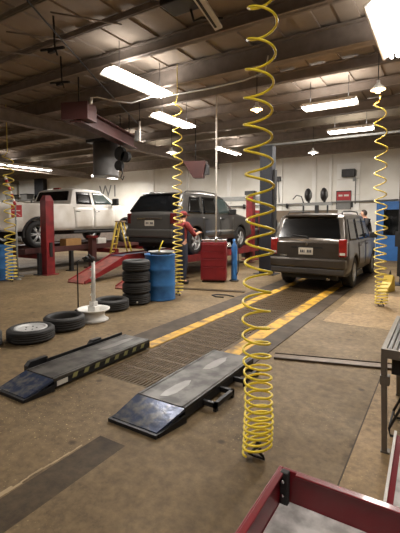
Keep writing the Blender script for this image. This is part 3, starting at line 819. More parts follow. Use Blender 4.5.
# --- white crew cab pickup raised on the left lift
P = dict(L=5.85, W=2.0, belt=1.26, roof=1.83, sill=.50, r=.40, rarch=.475, axles=(1.27, 4.93), paint='truck_white', handle='chrome', tumble=.15, tuck0=.03, lift0=.1,
         keys=(.06, 2.40, 2.42, 2.46, 2.52, 2.62, 4.0, 4.3), bed=(.07, 2.41))
P['top'] = piece([(0, 1.29), (2.41, 1.32), (2.46, 1.38), (2.62, 1.78), (2.74, 1.82), (3.2, 1.84), (3.8, 1.81), (4.55, 1.35), (4.85, 1.30), (5.6, 1.22), (5.85, 1.05)])
t = thing('pickup_truck', 'white four-door pickup raised on red lift at left', 'pickup truck', (-10.92, 5.80, .70), PI/2)
obj('body', car_body(P), P['paint'], t)
hw = P['W']/2
for a in P['axles']:
    for s in (-1, 1):
        wheel(t, a, s, P['r'], .27, s*(hw-.16), 6)
        obj('wheel_well', arch_liner(P, a, s), 'plastic', t)
        bm = BM(); pts = []
        ro, ri = P['rarch']+.05, P['rarch']-.01
        A = [];
        for k in range(17):
            th = -.15+(PI+.3)*k/16; A.append((a+ro*math.cos(th), P['r']+ro*math.sin(th)))
        for k in range(16, -1, -1):
            th = -.15+(PI+.3)*k/16; A.append((a+ri*math.cos(th), P['r']+ri*math.sin(th)))
        y0, y1 = s*(hw-.04), s*(hw+.012)
        n = 17
        for k in range(16):
            q = [A[k], A[k+1], A[2*n-2-k], A[2*n-1-k]]
            hexa(bm, [(u, min(y0, y1), v) for u, v in q] + [(u, max(y0, y1), v) for u, v in q])
        obj('fender_trim', bm, 'plastic', t)
for s in (-1, 1):
    add_door(P, t, s, ((2.62, .56), (3.36, .56), (3.36, 1.22), (2.54, 1.22)), (2.70, 1.10))
    add_door(P, t, s, ((3.38, .56), (4.30, .56), (4.36, 1.22), (3.38, 1.22)), (3.52, 1.10))
    obj('side_window', patch(P, s, ((2.68, 1.33), (3.32, 1.33), (3.30, 1.72), (2.74, 1.72))), 'glass_dark', t)
    obj('side_window', patch(P, s, ((3.44, 1.33), (4.28, 1.36), (3.86, 1.73), (3.42, 1.73))), 'glass_pale', t)
    bm = BM(); y = s*(hw+.14); box(bm, 4.18, 4.31, min(y-.11, y+.11), max(y-.11, y+.11), 1.32, 1.56); box(bm, 4.22, 4.28, min(s*(hw-.08), y), max(s*(hw-.08), y), 1.32, 1.37); obj('mirror', bm, 'plastic', t, .03)
    bm = BM(); box(bm, 2.5, 4.35, min(s*(hw-.12), s*(hw+.03)), max(s*(hw-.12), s*(hw+.03)), .40, .47); obj('running_board', bm, 'plastic', t, .02)
    bm = BM(); y0, y1 = s*.76, s*.985; box(bm, -.02, .10, min(y0, y1), max(y0, y1), .92, 1.26); obj('tail_light', bm, 'lamp_red', t, .02)
    bm = BM(); y0, y1 = s*.60, s*.90; box(bm, 5.68, 5.84, min(y0, y1), max(y0, y1), .88, 1.10); obj('headlight', bm, 'label_white', t, .02)
bm = BM(); box(bm, -.16, .06, -.95, .95, .52, .72); obj('bumper', bm, 'chrome', t, .03)
bm = BM(); box(bm, 5.62, 5.95, -.95, .95, .52, .76); obj('front_bumper', bm, 'chrome', t, .04)
bm = BM(); box(bm, .3, 5.4, -.55, .55, .36, .52); box(bm, 1.17, 1.37, -.85, .85, .34, .46); obj('chassis', bm, 'plastic', t)
obj('windscreen', face_patch([(4.48, .76, 1.40), (4.48, -.76, 1.40), (3.86, -.68, 1.78), (3.86, .68, 1.78)], -.04), 'glass_pale', t)
obj('rear_window', face_patch([(2.50, .78, 1.43), (2.50, -.78, 1.43), (2.60, -.72, 1.73), (2.60, .72, 1.73)], .05), 'glass_dark', t)
bxo('third_brake_light', (2.66, 2.76, -.14, .14, 1.80, 1.88), 'lamp_red', t)

# ------------------------------------------------------------ lifts
t = thing('vehicle_lift', 'red drive-on lift with sloping ramps carrying the grey SUV', 'vehicle lift', (-6.66, 7.4, 0))
for s in (-1, 1):
    x = s*.79
    bm = BM(); box(bm, x-.27, x+.27, .35, 5.7, .41, .555); box(bm, x-.30, x-.27, .35, 5.7, .43, .60); box(bm, x+.27, x+.30, .35, 5.7, .43, .60); obj('runway', bm, 'red', t)
    bm = BM(); box(bm, x-.268, x+.268, .3, 1.5, .555, .559); obj('runway_plate', bm, 'blue_deck', t)
    for y in (.8, 5.2):
        bm = BM(); box(bm, x-.10, x+.10, y, y+.2, .02, .41); box(bm, x-.2, x+.2, y-.1, y+.3, 0, .02); obj('support_leg', bm, 'red_dark', t)
    bm = BM(); hexa(bm, [(x-.27, -1.15, .0), (x+.27, -1.15, .0), (x+.27, .345, .42), (x-.27, .345, .42), (x-.27, -1.15, .03), (x+.27, -1.15, .03), (x+.27, .345, .55), (x-.27, .345, .55)])
    r_ = obj('ramp', bm, 'red_pale', t)
    for sx in (-1, 1):
        a = x+sx*.285
        bm = BM(); hexa(bm, [(a-.014, -1.1, .0), (a+.014, -1.1, .0), (a+.014, .345, .40), (a-.014, .345, .40), (a-.014, -1.1, .07), (a+.014, -1.1, .07), (a+.014, .345, .60), (a-.014, .345, .60)]); obj('ramp_edge', bm, 'red', r_)
bm = BM(); box(bm, -.52, .52, 1.0, 1.15, .30, .41); box(bm, -.52, .52, 5.25, 5.4, .30, .41); obj('cross_member', bm, 'red_dark', t)

t = thing('lift_post', 'pair of red posts with a grey top beam in front of grey SUV', 'lift posts', (-7.6, 13.55, 0))
for x in (-1.4, 1.4):
    bm = BM(); box(bm, x-.13, x+.13, -.13, .13, .03, 2.45); box(bm, x-.25, x+.25, -.25, .25, 0, .03); obj('post', bm, 'red', t)
    bm = BM(); box(bm, x-.18, x+.18, -.16, .16, 2.45, 2.6); obj('post_cap', bm, 'plastic', t)
bm = BM(); box(bm, -2.3, 1.9, -.06, .06, 2.24, 2.40); obj('top_beam', bm, 'grey_paint', t)
bm = BM(); box(bm, 1.1, 1.3, -.22, -.13, .6, 1.2); obj('control_box', bm, 'plastic', t)

t = thing('vehicle_lift', 'red lift with one tall post under and beside the white pickup', 'vehicle lift', (-10.92, 6.2, 0))
for s in (-1, 1):
    x = s*.86
    bm = BM(); box(bm, x-.28, x+.28, .3, 5.6, .56, .695); box(bm, x+s*.28, x+s*.31, .3, 5.6, .58, .73) if s > 0 else box(bm, x-.31, x-.28, .3, 5.6, .58, .73); obj('runway', bm, 'red_dark', t)
for y in (.62, 3.2, 5.0):
    bm = BM(); box(bm, -1.75, 1.75, y, y+.14, .42, .56); obj('cross_beam', bm, 'red', t)
for x, y in ((1.48, .52), (1.48, 1.6), (-1.48, .52), (-1.48, 5.0)):
    bm = BM(); box(bm, x-.05, x+.05, y-.05, y+.05, .01, .60); box(bm, x-.12, x+.12, y-.12, y+.12, 0, .02); obj('support_leg', bm, 'plastic', t)
for x, y, h in ((1.62, .69, 2.2), (-1.62, .69, 2.2)):
    bm = BM(); box(bm, x-.12, x+.12, y-.13, y+.13, .02, h-.15); hexa(bm, [(x-.12, y-.13, h-.15), (x+.12, y-.13, h-.15), (x+.12, y+.13, h-.15), (x-.12, y+.13, h-.15), (x-.06, y-.08, h), (x+.06, y-.08, h), (x+.06, y+.08, h), (x-.06, y+.08, h)]); box(bm, x-.2, x+.2, y-.2, y+.2, 0, .02); obj('post', bm, 'red', t)
    bm = BM(); box(bm, x+.12, x+.16, y-.04, y+.04, .5, .9); obj('control_box', bm, 'plastic', t)
bm = BM(); hexa(bm, [(-1.12, -1.0, 0), (-.60, -1.0, 0), (-.60, .29, .56), (-1.12, .29, .56), (-1.12, -1.0, .03), (-.60, -1.0, .03), (-.60, .29, .69), (-1.12, .29, .69)]); obj('ramp', bm, 'red', t)
t = thing('jack_stand', 'short red jack column under the middle of white pickup', 'jack', (-9.45, 8.65, 0))
bm = BM(); box(bm, -.09, .09, -.09, .09, .03, .95); box(bm, -.2, .2, -.2, .2, 0, .03); obj('column', bm, 'red_dark', t)
bm = BM(); box(bm, -.2, .2, -.06, .06, .95, 1.02); obj('saddle', bm, 'red', t)
tag(bxo('cardboard_box', (-10.2, -9.9, 8.0, 8.6, .697, .93), 'cardboard', None, .005), 'brown cardboard box on red runway under white pickup', 'box')
tag(bxo('plastic_bin', (-10.2, -9.9, 9.3, 9.7, .697, .90), 'label_white', None, .02), 'white bin on red runway under the pickup front door', 'bin')

# columns with cross beam around dark SUV
t = thing('steel_gantry', 'pair of blue-black columns with a thin top beam around dark SUV', 'gantry', (-2.42, 10.25, 0))
for nm, x in (('column', -1.76), ('column', 1.78)):
    bm = BM(); ibeam_pts = None
    box(bm, x-.18, x+.18, -.13, .13, .02, 3.56); box(bm, x-.3, x+.3, -.25, .25, 0, .02)
    c_ = obj(nm, bm, 'column', t)
    s = 1 if x < 0 else -1
    bm = BM(); box(bm, x+s*.18, x+s*.24, -.08, .08, .2, 2.9); obj('carriage_rail', bm, 'plastic', c_)
    bm = BM(); box(bm, x+s*.18 if s > 0 else x-.3, x+.3 if s > 0 else x-.18, -.1, .1, .9, 1.25); obj('carriage', bm, 'plastic', c_)
bm = BM(); box(bm, -1.9, 1.9, -.03, .03, 3.56, 3.61); obj('top_beam', bm, 'grey_paint', t)

# ------------------------------------------------------------ red cabinet, person, ladder ...
t = thing('tool_cabinet', 'red steel tool cabinet below the front wheel of grey SUV', 'tool cabinet', (-4.80, 8.35, 0), R(24))
bm = BM(); box(bm, -.31, .31, -.24, .24, .05, .98); obj('cabinet_body', bm, 'cabinet_red', t, .012)
for k, (z0, z1) in enumerate(((.08, .38), (.40, .58), (.60, .76), (.78, .93))):
    d = bxo('drawer', (-.29, .29, -.256, -.24, z0, z1), 'cabinet_red', t, .004)
    bxo('drawer_handle', (-.26, .26, -.266, -.256, z1-.025, z1-.012), 'cabinet_red', d)
bm = BM()
for x in (-.26, .26):
    for y in (-.18, .18): lathe(bm, [(.025, -.012), (.025, .012)], 12, 'X', origin=(x, y, .025))
obj('casters', bm, 'plastic', t)
bm = BM(); tube(bm, [(.31, -.2, .9), (.36, -.2, .9), (.36, .2, .9), (.31, .2, .9)], .012, 8); obj('side_handle', bm, 'chrome', t)
t = thing('parts_tray', 'silver tray of loose parts on top of red cabinet', 'tray', (-4.80, 8.35, .981), R(24))
bm = BM(); hexa(bm, [(-.24, -.16, 0), (.24, -.16, 0), (.24, .16, 0), (-.24, .16, 0), (-.3, -.2, .06), (.3, -.2, .06), (.3, .2, .06), (-.3, .2, .06)]); obj('pan', bm, 'rim_silver', t)
bm = BM(); tube(bm, [(-.26, 0, .065), (-.2, .03, .12), (-.1, 0, .075)], .018, 8); tube(bm, [(-.1, .05, .075), (.05, .04, .10), (.2, -.03, .075)], .02, 8); obj('loose_parts', bm, 'plastic', t)
t = thing('fluid_dispenser', 'narrow blue upright tank right of the red cabinet', 'tank', (-4.38, 8.62, 0))
bm = BM(); lathe(bm, [(.07, .03), (.075, .06), (.075, .85), (.05, .92), (.03, .95), (.03, 1.05), (.001, 1.06)], 20); obj('tank_body', bm, 'blue', t)
bm = BM(); lathe(bm, [(.12, 0), (.12, .03), (.001, .03)], 20); obj('base', bm, 'plastic', t)
bm = BM(); tube(bm, [(0, 0, 1.02), (.1, -.05, .95), (.14, -.05, .6), (.12, -.02, .25), (.05, 0, .12)], .012, 8); obj('hose', bm, 'plastic', t)

t = thing('step_ladder', 'yellow step ladder standing open behind the left end of grey SUV', 'ladder', (-9.0, 9.45, 0), R(25))
for s in (-1, 1):
    bm = BM(); tube(bm, [(-.36, s*.25, 0), (-.06, s*.16, 1.46)], .034, 6); obj('front_rail', bm, 'ladder', t)
    bm = BM(); tube(bm, [(.42, s*.25, 0), (.06, s*.16, 1.46)], .026, 6); obj('rear_rail', bm, 'ladder', t)
for k in range(5):
    u = (k+1)/6; bm = BM(); x = -.36+.30*u; wy = .25-.09*u
    box(bm, x-.04, x+.05, -wy, wy, 1.46*u-.015, 1.46*u+.015); obj('step', bm, 'ladder', t)
bm = BM(); box(bm, -.12, .12, -.2, .2, 1.45, 1.49); obj('top_cap', bm, 'wood', t, .01)

# people: one skinned surface, clothes as children
def skin_mesh(verts, edges, radii, name, m, parent=None, sub=2, root=0):
    me = bpy.data.meshes.new(name); me.from_pydata(verts, edges, [])
    o = bpy.data.objects.new('tmp', me); C.objects.link(o)
    sk = o.modifiers.new('s', 'SKIN'); sk.use_smooth_shade = True
    for i, r in enumerate(radii):
        v = me.skin_vertices[0].data[i]; v.radius = r if isinstance(r, tuple) else (r, r)
        v.use_root = (i == root)
    ss = o.modifiers.new('u', 'SUBSURF'); ss.levels = sub; ss.render_levels = sub
    dg = bpy.context.evaluated_depsgraph_get(); dg.update()
    nm = bpy.data.meshes.new_from_object(o.evaluated_get(dg)); nm.name = name
    C.objects.unlink(o); bpy.data.objects.remove(o)
    return nm
def join_obj(name, meshes, m, parent):
    bm = BM()
    for x in meshes:
        if isinstance(x, bpy.types.Mesh): bm.from_mesh(x)
    for f in bm.faces: f.smooth = True
    return obj(name, bm, m, parent)
def person(label, loc, rz, top, bottom, armR, armL, lean=0.0, cap=None, top_label=None, legs=None):
    """faces local +x.  arm = (elbow, wrist, palm direction) points"""
    t = thing('person', label, 'person', loc, rz)
    L = lean
    J = {'pel': (0, 0, .95), 'sp': (L*.25, 0, 1.13), 'ch': (L*.6, 0, 1.32), 'nb': (L*.85, 0, 1.46), 'nk': (L*.95+.01, 0, 1.52), 'hd': (L*1.1+.035, 0, 1.60), 'ht': (L*1.2+.03, 0, 1.69)}
    lg = legs or ((.02, .12), (-.04, -.12))
    V = list(J.values()); E = [(0,1),(1,2),(2,3),(3,4),(4,5),(5,6)]
    Rr = [(.15,.12), (.135,.11), (.155,.115), (.075,.07), (.055,.055), (.088,.078), (.07,.062)]
    names = []
    for s, arm in ((-1, armR), (1, armL)):
        i0 = len(V)
        V += [(L*.75, s*.18, 1.42), arm[0], arm[1]]
        Rr += [.058, .043, .028]
        E += [(3, i0), (i0, i0+1), (i0+1, i0+2)]
        d = (Vector(arm[1])-Vector(arm[0])).normalized()
        pm = Vector(arm[1]) + d*.07
        V.append(tuple(pm)); Rr.append((.038, .018)); E.append((i0+2, i0+3)); names.append((i0, d, pm))
    hips = []
    for s, (fx, fy) in ((-1, lg[1]), (1, lg[0])):
        i0 = len(V)
        V += [(0, s*.10, .88), (fx*.5+.03, fy*.95, .49), (fx, fy, .09), (fx+.17, fy*1.15, .035)]
        Rr += [.092, .062, .042, .036]
        E += [(0, i0), (i0, i0+1), (i0+1, i0+2), (i0+2, i0+3)]; hips.append(i0)
    body = [skin_mesh(V, E, Rr, 'body', 'skin')]
    for (i0, d, pm) in names:
        side = d.cross(Vector((0, 0, 1))).normalized(); dn = d.cross(side)
        for k, ln in enumerate((.068, .078, .072, .056)):
            o_ = (k-1.5)*.019
            p0 = pm + side*o_ - d*.02; p1 = p0 + d*(ln*.6); p2 = p1 + d*(ln*.32)+dn*.018; p3 = p2+d*.01+dn*.022
            body.append(skin_mesh([tuple(p) for p in (p0, p1, p2, p3)], [(0,1),(1,2),(2,3)], [.009, .0085, .008, .0065], 'f', 'skin', sub=1))
        p0 = pm - d*.05 - side*.022; p1 = p0 - side*.03 + d*.03; p2 = p1 + d*.03
        body.append(skin_mesh([tuple(p) for p in (p0, p1, p2)], [(0,1),(1,2)], [.012, .010, .008], 'f', 'skin', sub=1))
    hd = Vector(J['hd'])
    body.append(skin_mesh([tuple(hd+Vector((.075, 0, .03))), tuple(hd+Vector((.10, 0, .0))), tuple(hd+Vector((.085, 0, -.012)))], [(0,1),(1,2)], [.008, .013, .008], 'f', 'skin', sub=1))
    for s in (-1, 1):
        body.append(skin_mesh([tuple(hd+Vector((.0, s*.078, .03))), tuple(hd+Vector((-.008, s*.085, .0))), tuple(hd+Vector((.0, s*.078, -.02)))], [(0,1),(1,2)], [(.012,.008)]*3, 'f', 'skin', sub=1))
    b_ = join_obj('body', body, 'skin', t)
    for s in (-1, 1):
        bm = BM(); lathe(bm, [(.001, .0), (.011, .003), (.011, .008), (.001, .012)], 10, 'X', origin=tuple(hd+Vector((.078, s*.032, .022)))); obj('eye', bm, 'ink', t)
    bm = BM(); box(bm, hd.x+.074, hd.x+.084, -.024, .024, hd.z-.047, hd.z-.04); obj('mouth', bm, 'lamp_red', t)
    # top garment
    Vt = [V[0], V[1], V[2], V[3]]; Et = [(0,1),(1,2),(2,3)]; Rt = [(.165,.135), (.155,.13), (.175,.135), (.09,.085)]
    for s, arm in ((-1, armR), (1, armL)):
        i0 = len(Vt); Vt += [(L*.75, s*.185, 1.42), arm[0], tuple(Vector(arm[1])*.9+Vector(arm[0])*.1)] ; Rt += [.075, .06, .046]; Et += [(3, i0), (i0, i0+1), (i0+1, i0+2)]
        if top_label == 'short':
            Vt[-1] = tuple(Vector(arm[1])*.15+Vector(arm[0])*.85)
    join_obj('jacket', [skin_mesh(Vt, Et, Rt, 'j', top)], top, t)
    Vb = [(0, 0, 1.03), V[0]]; Eb = [(0,1)]; Rb = [(.155,.125), (.168,.14)]
    for i0 in hips:
        k = len(Vb); Vb += [V[i0], V[i0+1], V[i0+2]]; Rb += [.108, .08, .066]; Eb += [(1, k), (k, k+1), (k+1, k+2)]
    join_obj('trousers', [skin_mesh(Vb, Eb, Rb, 'p', bottom)], bottom, t)
    for i0 in hips:
        a = Vector(V[i0+2]); c = Vector(V[i0+3])
        ms = skin_mesh([tuple(a+Vector((0, 0, .03))), tuple(a+Vector((-.01, 0, -.035))), tuple(c+Vector((.0, 0, .018)))], [(0,1),(1,2)], [.055, (.052,.052), (.046,.045)], 'b', 'plastic')
        join_obj('boot', [ms], 'plastic', t)
    if cap:
        bm = BM(); lathe(bm, [(.094, .0), (.096, .03), (.08, .075), (.04, .10), (.001, .105)], 24, origin=(hd.x-.01, 0, hd.z+.035)); 
        hexa(bm, [(hd.x+.06, -.06, hd.z+.035), (hd.x+.16, -.045, hd.z+.025), (hd.x+.16, .045, hd.z+.025), (hd.x+.06, .06, hd.z+.035), (hd.x+.06, -.06, hd.z+.045), (hd.x+.16, -.045, hd.z+.035), (hd.x+.16, .045, hd.z+.035), (hd.x+.06, .06, hd.z+.045)])
        obj('cap', bm, cap, t)
    bm = BM(); bmesh.ops.create_icosphere(bm, subdivisions=3, radius=.098)
    for v in bm.verts:
        v.co.z *= 1.12
        if v.co.x > .03 and v.co.z < .06: v.co.x = .03
        if v.co.z < -.06: v.co.z = -.06
    for f in bm.faces: f.smooth = True
    o = obj('hair', bm, 'hair', t); o.location = (hd.x-.018, 0, hd.z+.03)
    if cap: o.scale = (.93, .93, .8)
    return t
person('person in red shirt, red cap and navy overalls standing under grey SUV', (-5.27, 7.58, 0), R(75), 'red_cloth', 'navy',
       ((.18, -.28, 1.17), (.42, -.18, 1.22)), ((.20, .27, 1.20), (.44, .14, 1.28)), lean=.05, cap='red_cloth', top_label='short')
o = [c for c in bpy.data.objects if c.name.startswith('person')][0]
# bib of the overalls
bm = BM(); box(bm, .05, .175, -.13, .13, .98, 1.34); obj('bib', bm, 'navy', o, .03)
bm = BM(); box(bm, -.16, .02, -.15, .15, .98, 1.36); obj('overall_back', bm, 'navy', o, .04)
person('person in black jacket leaning over the hood of the dark SUV', (-1.98, 13.2, 0), R(205), 'black_cloth', 'black_cloth',
       ((.22, -.24, 1.14), (.44, -.18, 1.12)), ((.22, .26, 1.14), (.46, .16, 1.10)), lean=.12).scale = (1.06, 1.06, 1.06)

# ------------------------------------------------------------ right side: table, carts
t = thing('work_table', 'grey slotted steel work table at the right edge', 'table', (-.315, 2.75, 0))
bm = BM(); box(bm, 0, 1.1, 0, .03, .64, .70); box(bm, 0, 1.1, 1.0, 1.03, .64, .70); box(bm, 0, .03, .03, 1.0, .64, .70); box(bm, 1.07, 1.1, .03, 1.0, .64, .70); obj('top_frame', bm, 'leg_grey', t)
bm = BM()
for k in range(34):
    x = .035+k*.0305; box(bm, x, x+.022, .03, 1.0, .672, .695)
obj('slotted_top', bm, 'table_slot', t)
bm = BM(); box(bm, .06, 1.04, .06, .97, .52, .64); obj('under_tray', bm, 'plastic', t)
for x in (0, 1.055):
    for y in (0, .985):
        bm = BM(); k_ = .02 if x < .5 else -.02; hexa(bm, [(x+k_, y, .012), (x+k_+.032, y, .012), (x+k_+.032, y+.045, .012), (x+k_, y+.045, .012), (x, y, .64), (x+.034, y, .64), (x+.034, y+.045, .64), (x, y+.045, .64)]); box(bm, x+k_-.005, x+k_+.05, y-.005, y+.05, 0, .012); box(bm, x+k_*.2-.006, x+k_*.2+.051, y-.006, y+.051, .46, .52); obj('leg', bm, 'leg_grey', t)
t = thing('wire_rack', 'thin black bent wire rack standing under the grey table', 'rack', (-.235, 2.98, 0))
for y in (0, .3):
    bm = BM(); tube(bm, [(.14, y, .50), (.06, y, .3), (-.04, y, .06), (-.03, y, .012), (.4, y, .012), (.42, y, .48)], .009, 8); obj('wire_frame', bm, 'plastic', t)
bm = BM(); 
for z in (.06, .3, .48): tube(bm, [(-.04+(z-.06)*.42, 0, z), (-.04+(z-.06)*.42, .3, z)], .007, 6)
for y in (0.0, .3): tube(bm, [(.06, y, .3), (.42, y, .3)], .007, 6)
obj('cross_wire', bm, 'plastic', t)

t = thing('tool_cart', 'open red steel tool cart tray with grey liner in bottom right foreground', 'tool cart', (-.345, .31, 0))
W_, D_, zt, h = .74, .64, .90, .085
bm = BM()
def lipwall(x0, x1, y0, y1):
    box(bm, x0, x1, y0, y1, zt-h, zt)
lipwall(0, .012, 0, D_); lipwall(W_-.012, W_, 0, D_); lipwall(.012, W_-.012, D_-.012, D_); lipwall(.012, W_-.012, 0, .012)
box(bm, .0, W_, .0, D_, zt-h-.015, zt-h)
obj('tray_walls', bm, 'cart_red', t, .003)
bm = BM(); box(bm, .006, .022, .014, D_-.014, zt-.004, zt+.002); box(bm, .05, W_-.02, D_-.024, D_-.008, zt-.004, zt+.002); obj('rolled_rim', bm, 'cart_red', t, .002)
bm = BM(); box(bm, .014, W_-.014, .014, D_-.014, zt-h, zt-h+.004); obj('liner_mat', bm, 'liner', t)
bm = BM(); box(bm, .17, .5, .2, D_-.05, zt-h+.004, zt-h+.008); obj('liner_fold', bm, 'liner', t, .002)
bm = BM(); box(bm, .0122, .034, D_-.032, D_-.0122, zt-h, zt+.003); c_ = obj('corner_bracket', bm, 'plastic', t, .003)
for z in (zt-.018, zt-.055):
    bm = BM(); lathe(bm, [(.0045, 0), (.0045, -.003), (.001, -.004)], 10, 'Y', origin=(.022, D_-.034, z)); obj('screw', bm, 'chrome', c_)
bm = BM(); box(bm, .02, W_-.02, .02, D_-.02, .14, zt-h-.016); obj('cabinet_body', bm, 'cart_red', t, .005)
for k, (z0, z1) in enumerate(((.17, .42), (.44, .62), (.64, .79))):
    d = bxo('drawer', (.04, W_-.04, .008, .02, z0, z1), 'cart_red', t, .003)
    bxo('drawer_handle', (.1, W_-.1, -.004, .008, z1-.03, z1-.015), 'chrome', d)
for x in (.08, W_-.08):
    for y in (.08, D_-.08):
        bm = BM(); lathe(bm, [(.06, -.018), (.06, .018)], 20, 'X', origin=(x, y, .06)); box(bm, x-.03, x+.03, y-.03, y+.03, .12, .14); box(bm, x-.028, x-.022, y-.02, y+.02, .05, .12); obj('caster', bm, 'plastic', t)
# second red chest with its lid, behind the tray on the right
t = thing('tool_chest', 'red chest with pale rim edge at the right edge behind the tray', 'tool chest', (-.125, 1.14, 0))
bm = BM(); hexa(bm, [(0, 0, .02), (.6, 0, .02), (.6, .45, .02), (0, .45, .02), (0, 0, .62), (.6, 0, .62), (.6, .45, .74), (0, .45, .74)]); obj('chest_body', bm, 'cart_red', t, .004)
bm = BM(); hexa(bm, [(-.003, -.003, .62), (.006, -.003, .62), (.006, .453, .742), (-.003, .453, .742), (-.003, -.003, .630), (.006, -.003, .630), (.006, .453, .752), (-.003, .453, .752)]); obj('pale_edge', bm, 'white_paint', t)
bm = BM(); hexa(bm, [(.025, .02, .627), (.58, .02, .627), (.58, .44, .739), (.025, .44, .739), (.025, .02, .633), (.58, .02, .633), (.58, .44, .745), (.025, .44, .745)]); obj('lid_mat', bm, 'liner', t)
bm = BM()
for x in (.05, .55):
    for y in (.05, .4): box(bm, x-.02, x+.02, y-.02, y+.02, 0, .02)
obj('feet', bm, 'plastic', t)

# ------------------------------------------------------------ back wall objects
t = thing('alignment_stand', 'dark post with crossbar holding two round targets before back wall', 'stand', (-3.97, 14.5, 0))
bm = BM(); box(bm, -.06, .06, -.06, .06, .03, 2.05); box(bm, -.35, .35, -.3, .3, 0, .03); obj('post', bm, 'plastic', t)
bm = BM(); box(bm, -.55, .55, -.05, .05, 2.05, 2.15); obj('crossbar', bm, 'grey_paint', t)
for s in (-1, 1):
    bm = BM(); x = s*.29
    lathe(bm, [(.001, -.1), (.16, -.1), (.24, -.05), (.25, .0), (.22, .05), (.001, .08)], 28, 'X', origin=(x-.03, 0, 2.44))
    tg_ = obj('round_target', bm, 'steel_dark', t)
    bm = BM(); lathe(bm, [(.12, .0), (.14, .02), (.001, .03)], 20, 'X', origin=(x+.05, -.0, 2.44)); obj('target_hub', bm, 'grey_paint', tg_)
    bm = BM(); box(bm, x-.05, x+.02, -.03, .03, 2.15, 2.22); obj('bracket', bm, 'plastic', t)
bm = BM(); tube(bm, [(-.5, 0, 2.15), (-.6, .05, 2.4), (-.8, .1, 2.45), (-.95, .1, 2.3)], .02, 8); obj('cable', bm, 'plastic', t)
for x in (.39, -.5):
    bm = BM(); box(bm, x-.025, x+.025, -.03, .03, 1.25, 2.05); obj('hanging_bar', bm, 'plastic', t)
t = thing('wall_sign', 'red and grey sign panel on the back wall right of round targets', 'sign', (-3.32, 15.93, 2.13))
bm = BM(); box(bm, -.26, .26, -.04, .0, .15, .5); obj('red_panel', bm, 'sign_red', t)
bm = BM(); box(bm, -.26, .26, -.04, .0, -.2, .148); obj('grey_panel', bm, 'bin', t)
bm = BM(); box(bm, -.28, .28, -.05, -.04, .48, .52); box(bm, -.28, -.26, -.05, -.0, -.2, .5); box(bm, .26, .28, -.05, .0, -.2, .5); obj('frame', bm, 'steel_dark', t)
bm = BM()
for (x, w_) in ((-.19, .15), (.01, .18)):
    box(bm, x, x+w_, -.043, -.0405, .30, .37)
obj('sign_lettering', bm, 'label_white', t)
t = thing('wall_box', 'dark electrical box high on the back wall above the sign', 'electrical box', (-3.11, 15.93, 3.12))
bm = BM(); box(bm, -.27, .2, -.22, .0, .05, .34); obj('housing', bm, 'steel_dark', t, .01)
bm = BM(); tube(bm, [(.22, -.04, .3), (.22, -.04, -1.0)], .02, 8); box(bm, .12, .24, -.08, 0, -.12, .08); obj('conduit', bm, 'grey_paint', t)
t = thing('wall_conduit', 'grey pipe running level along the back wall behind dark SUV', 'pipe', (0, 0, 0))
bm = BM(); tube(bm, [(-9.0, 15.88, 2.1), (-1.4, 15.88, 2.25)], .03, 8); obj('pipe', bm, 'grey_paint', t)
for x in (-7.6, -5.6, -3.0):
    bm = BM(); box(bm, x-.03, x+.03, 15.85, 15.97, 2.0, 2.2); obj('pipe_clamp', bm, 'steel_dark', t)
t = thing('outlet_box', 'small square box high on the back wall near left column', 'electrical box', (-6.0, 15.93, 3.25))
bm = BM(); box(bm, -.1, .1, -.08, 0, -.1, .1); obj('housing', bm, 'steel_dark', t); bm = BM(); tube(bm, [(0, -.04, -.1), (.05, -.04, -1.0)], .015, 6); obj('conduit', bm, 'grey_paint', t)
t = thing('workbench', 'long dark workbench against the back wall behind dark SUV', 'workbench', (-5.6, 15.4, 0))
bm = BM(); box(bm, -1.7, 2.1, -.4, .4, .95, 1.02); obj('bench_top', bm, 'wood', t)
for x in (-1.65, 0, 2.0):
    bm = BM(); box(bm, x, x+.06, -.36, .36, 0, .95); obj('leg', bm, 'steel_dark', t)
bm = BM(); box(bm, -1.7, 2.1, .32, .36, 1.02, 1.9); obj('pegboard', bm, 'wall_dark', t)
ITEMS = [('bench_grinder', 'grinder', -7.1, .35, 'plastic'), ('parts_cabinet', 'parts cabinet', -6.72, .62, 'steel_dark'), ('oil_canister', 'canister', -6.35, .45, 'column'), ('battery_charger', 'charger', -5.98, .5, 'plastic'), ('tool_case', 'case', -5.6, .38, 'bin'),
         ('air_compressor', 'compressor', -5.22, .56, 'plastic'), ('spare_battery', 'battery', -4.86, .33, 'steel_dark'), ('tool_crate', 'crate', -4.5, .42, 'grey_paint'), ('vise_block', 'vise', -4.12, .36, 'plastic')]
POSN = ['leftmost', 'second from left', 'third from left', 'fourth from left', 'middle', 'fourth from right', 'third from right', 'second from right', 'rightmost']
for k, (nm, cat, x, hh, m) in enumerate(ITEMS):
    bm = BM()
    if k % 3 == 0:
        box(bm, -.06, .06, -.06, .06, 0, hh*.6); lathe(bm, [(hh*.3, -.14), (hh*.32, -.08), (.04, -.07), (.04, .07), (hh*.32, .08), (hh*.3, .14)], 20, 'X', origin=(0, 0, hh*.68))
    elif k % 3 == 1:
        box(bm, -.14, .14, -.14, .12, 0, hh)
        for q in range(4): box(bm, -.12, .12, -.155, -.14, hh*(q+.15)/4, hh*(q+.85)/4)
    else:
        lathe(bm, [(.12, 0), (.13, .03), (.13, hh*.7), (.06, hh*.85), (.04, hh), (.001, hh)], 20)
    o = obj(nm, bm, m, None, .004); o.location = (x, 15.3, 1.021)
    tag(o, 'small dark %s on the back workbench, %s of the row' % (cat, POSN[k]), cat)
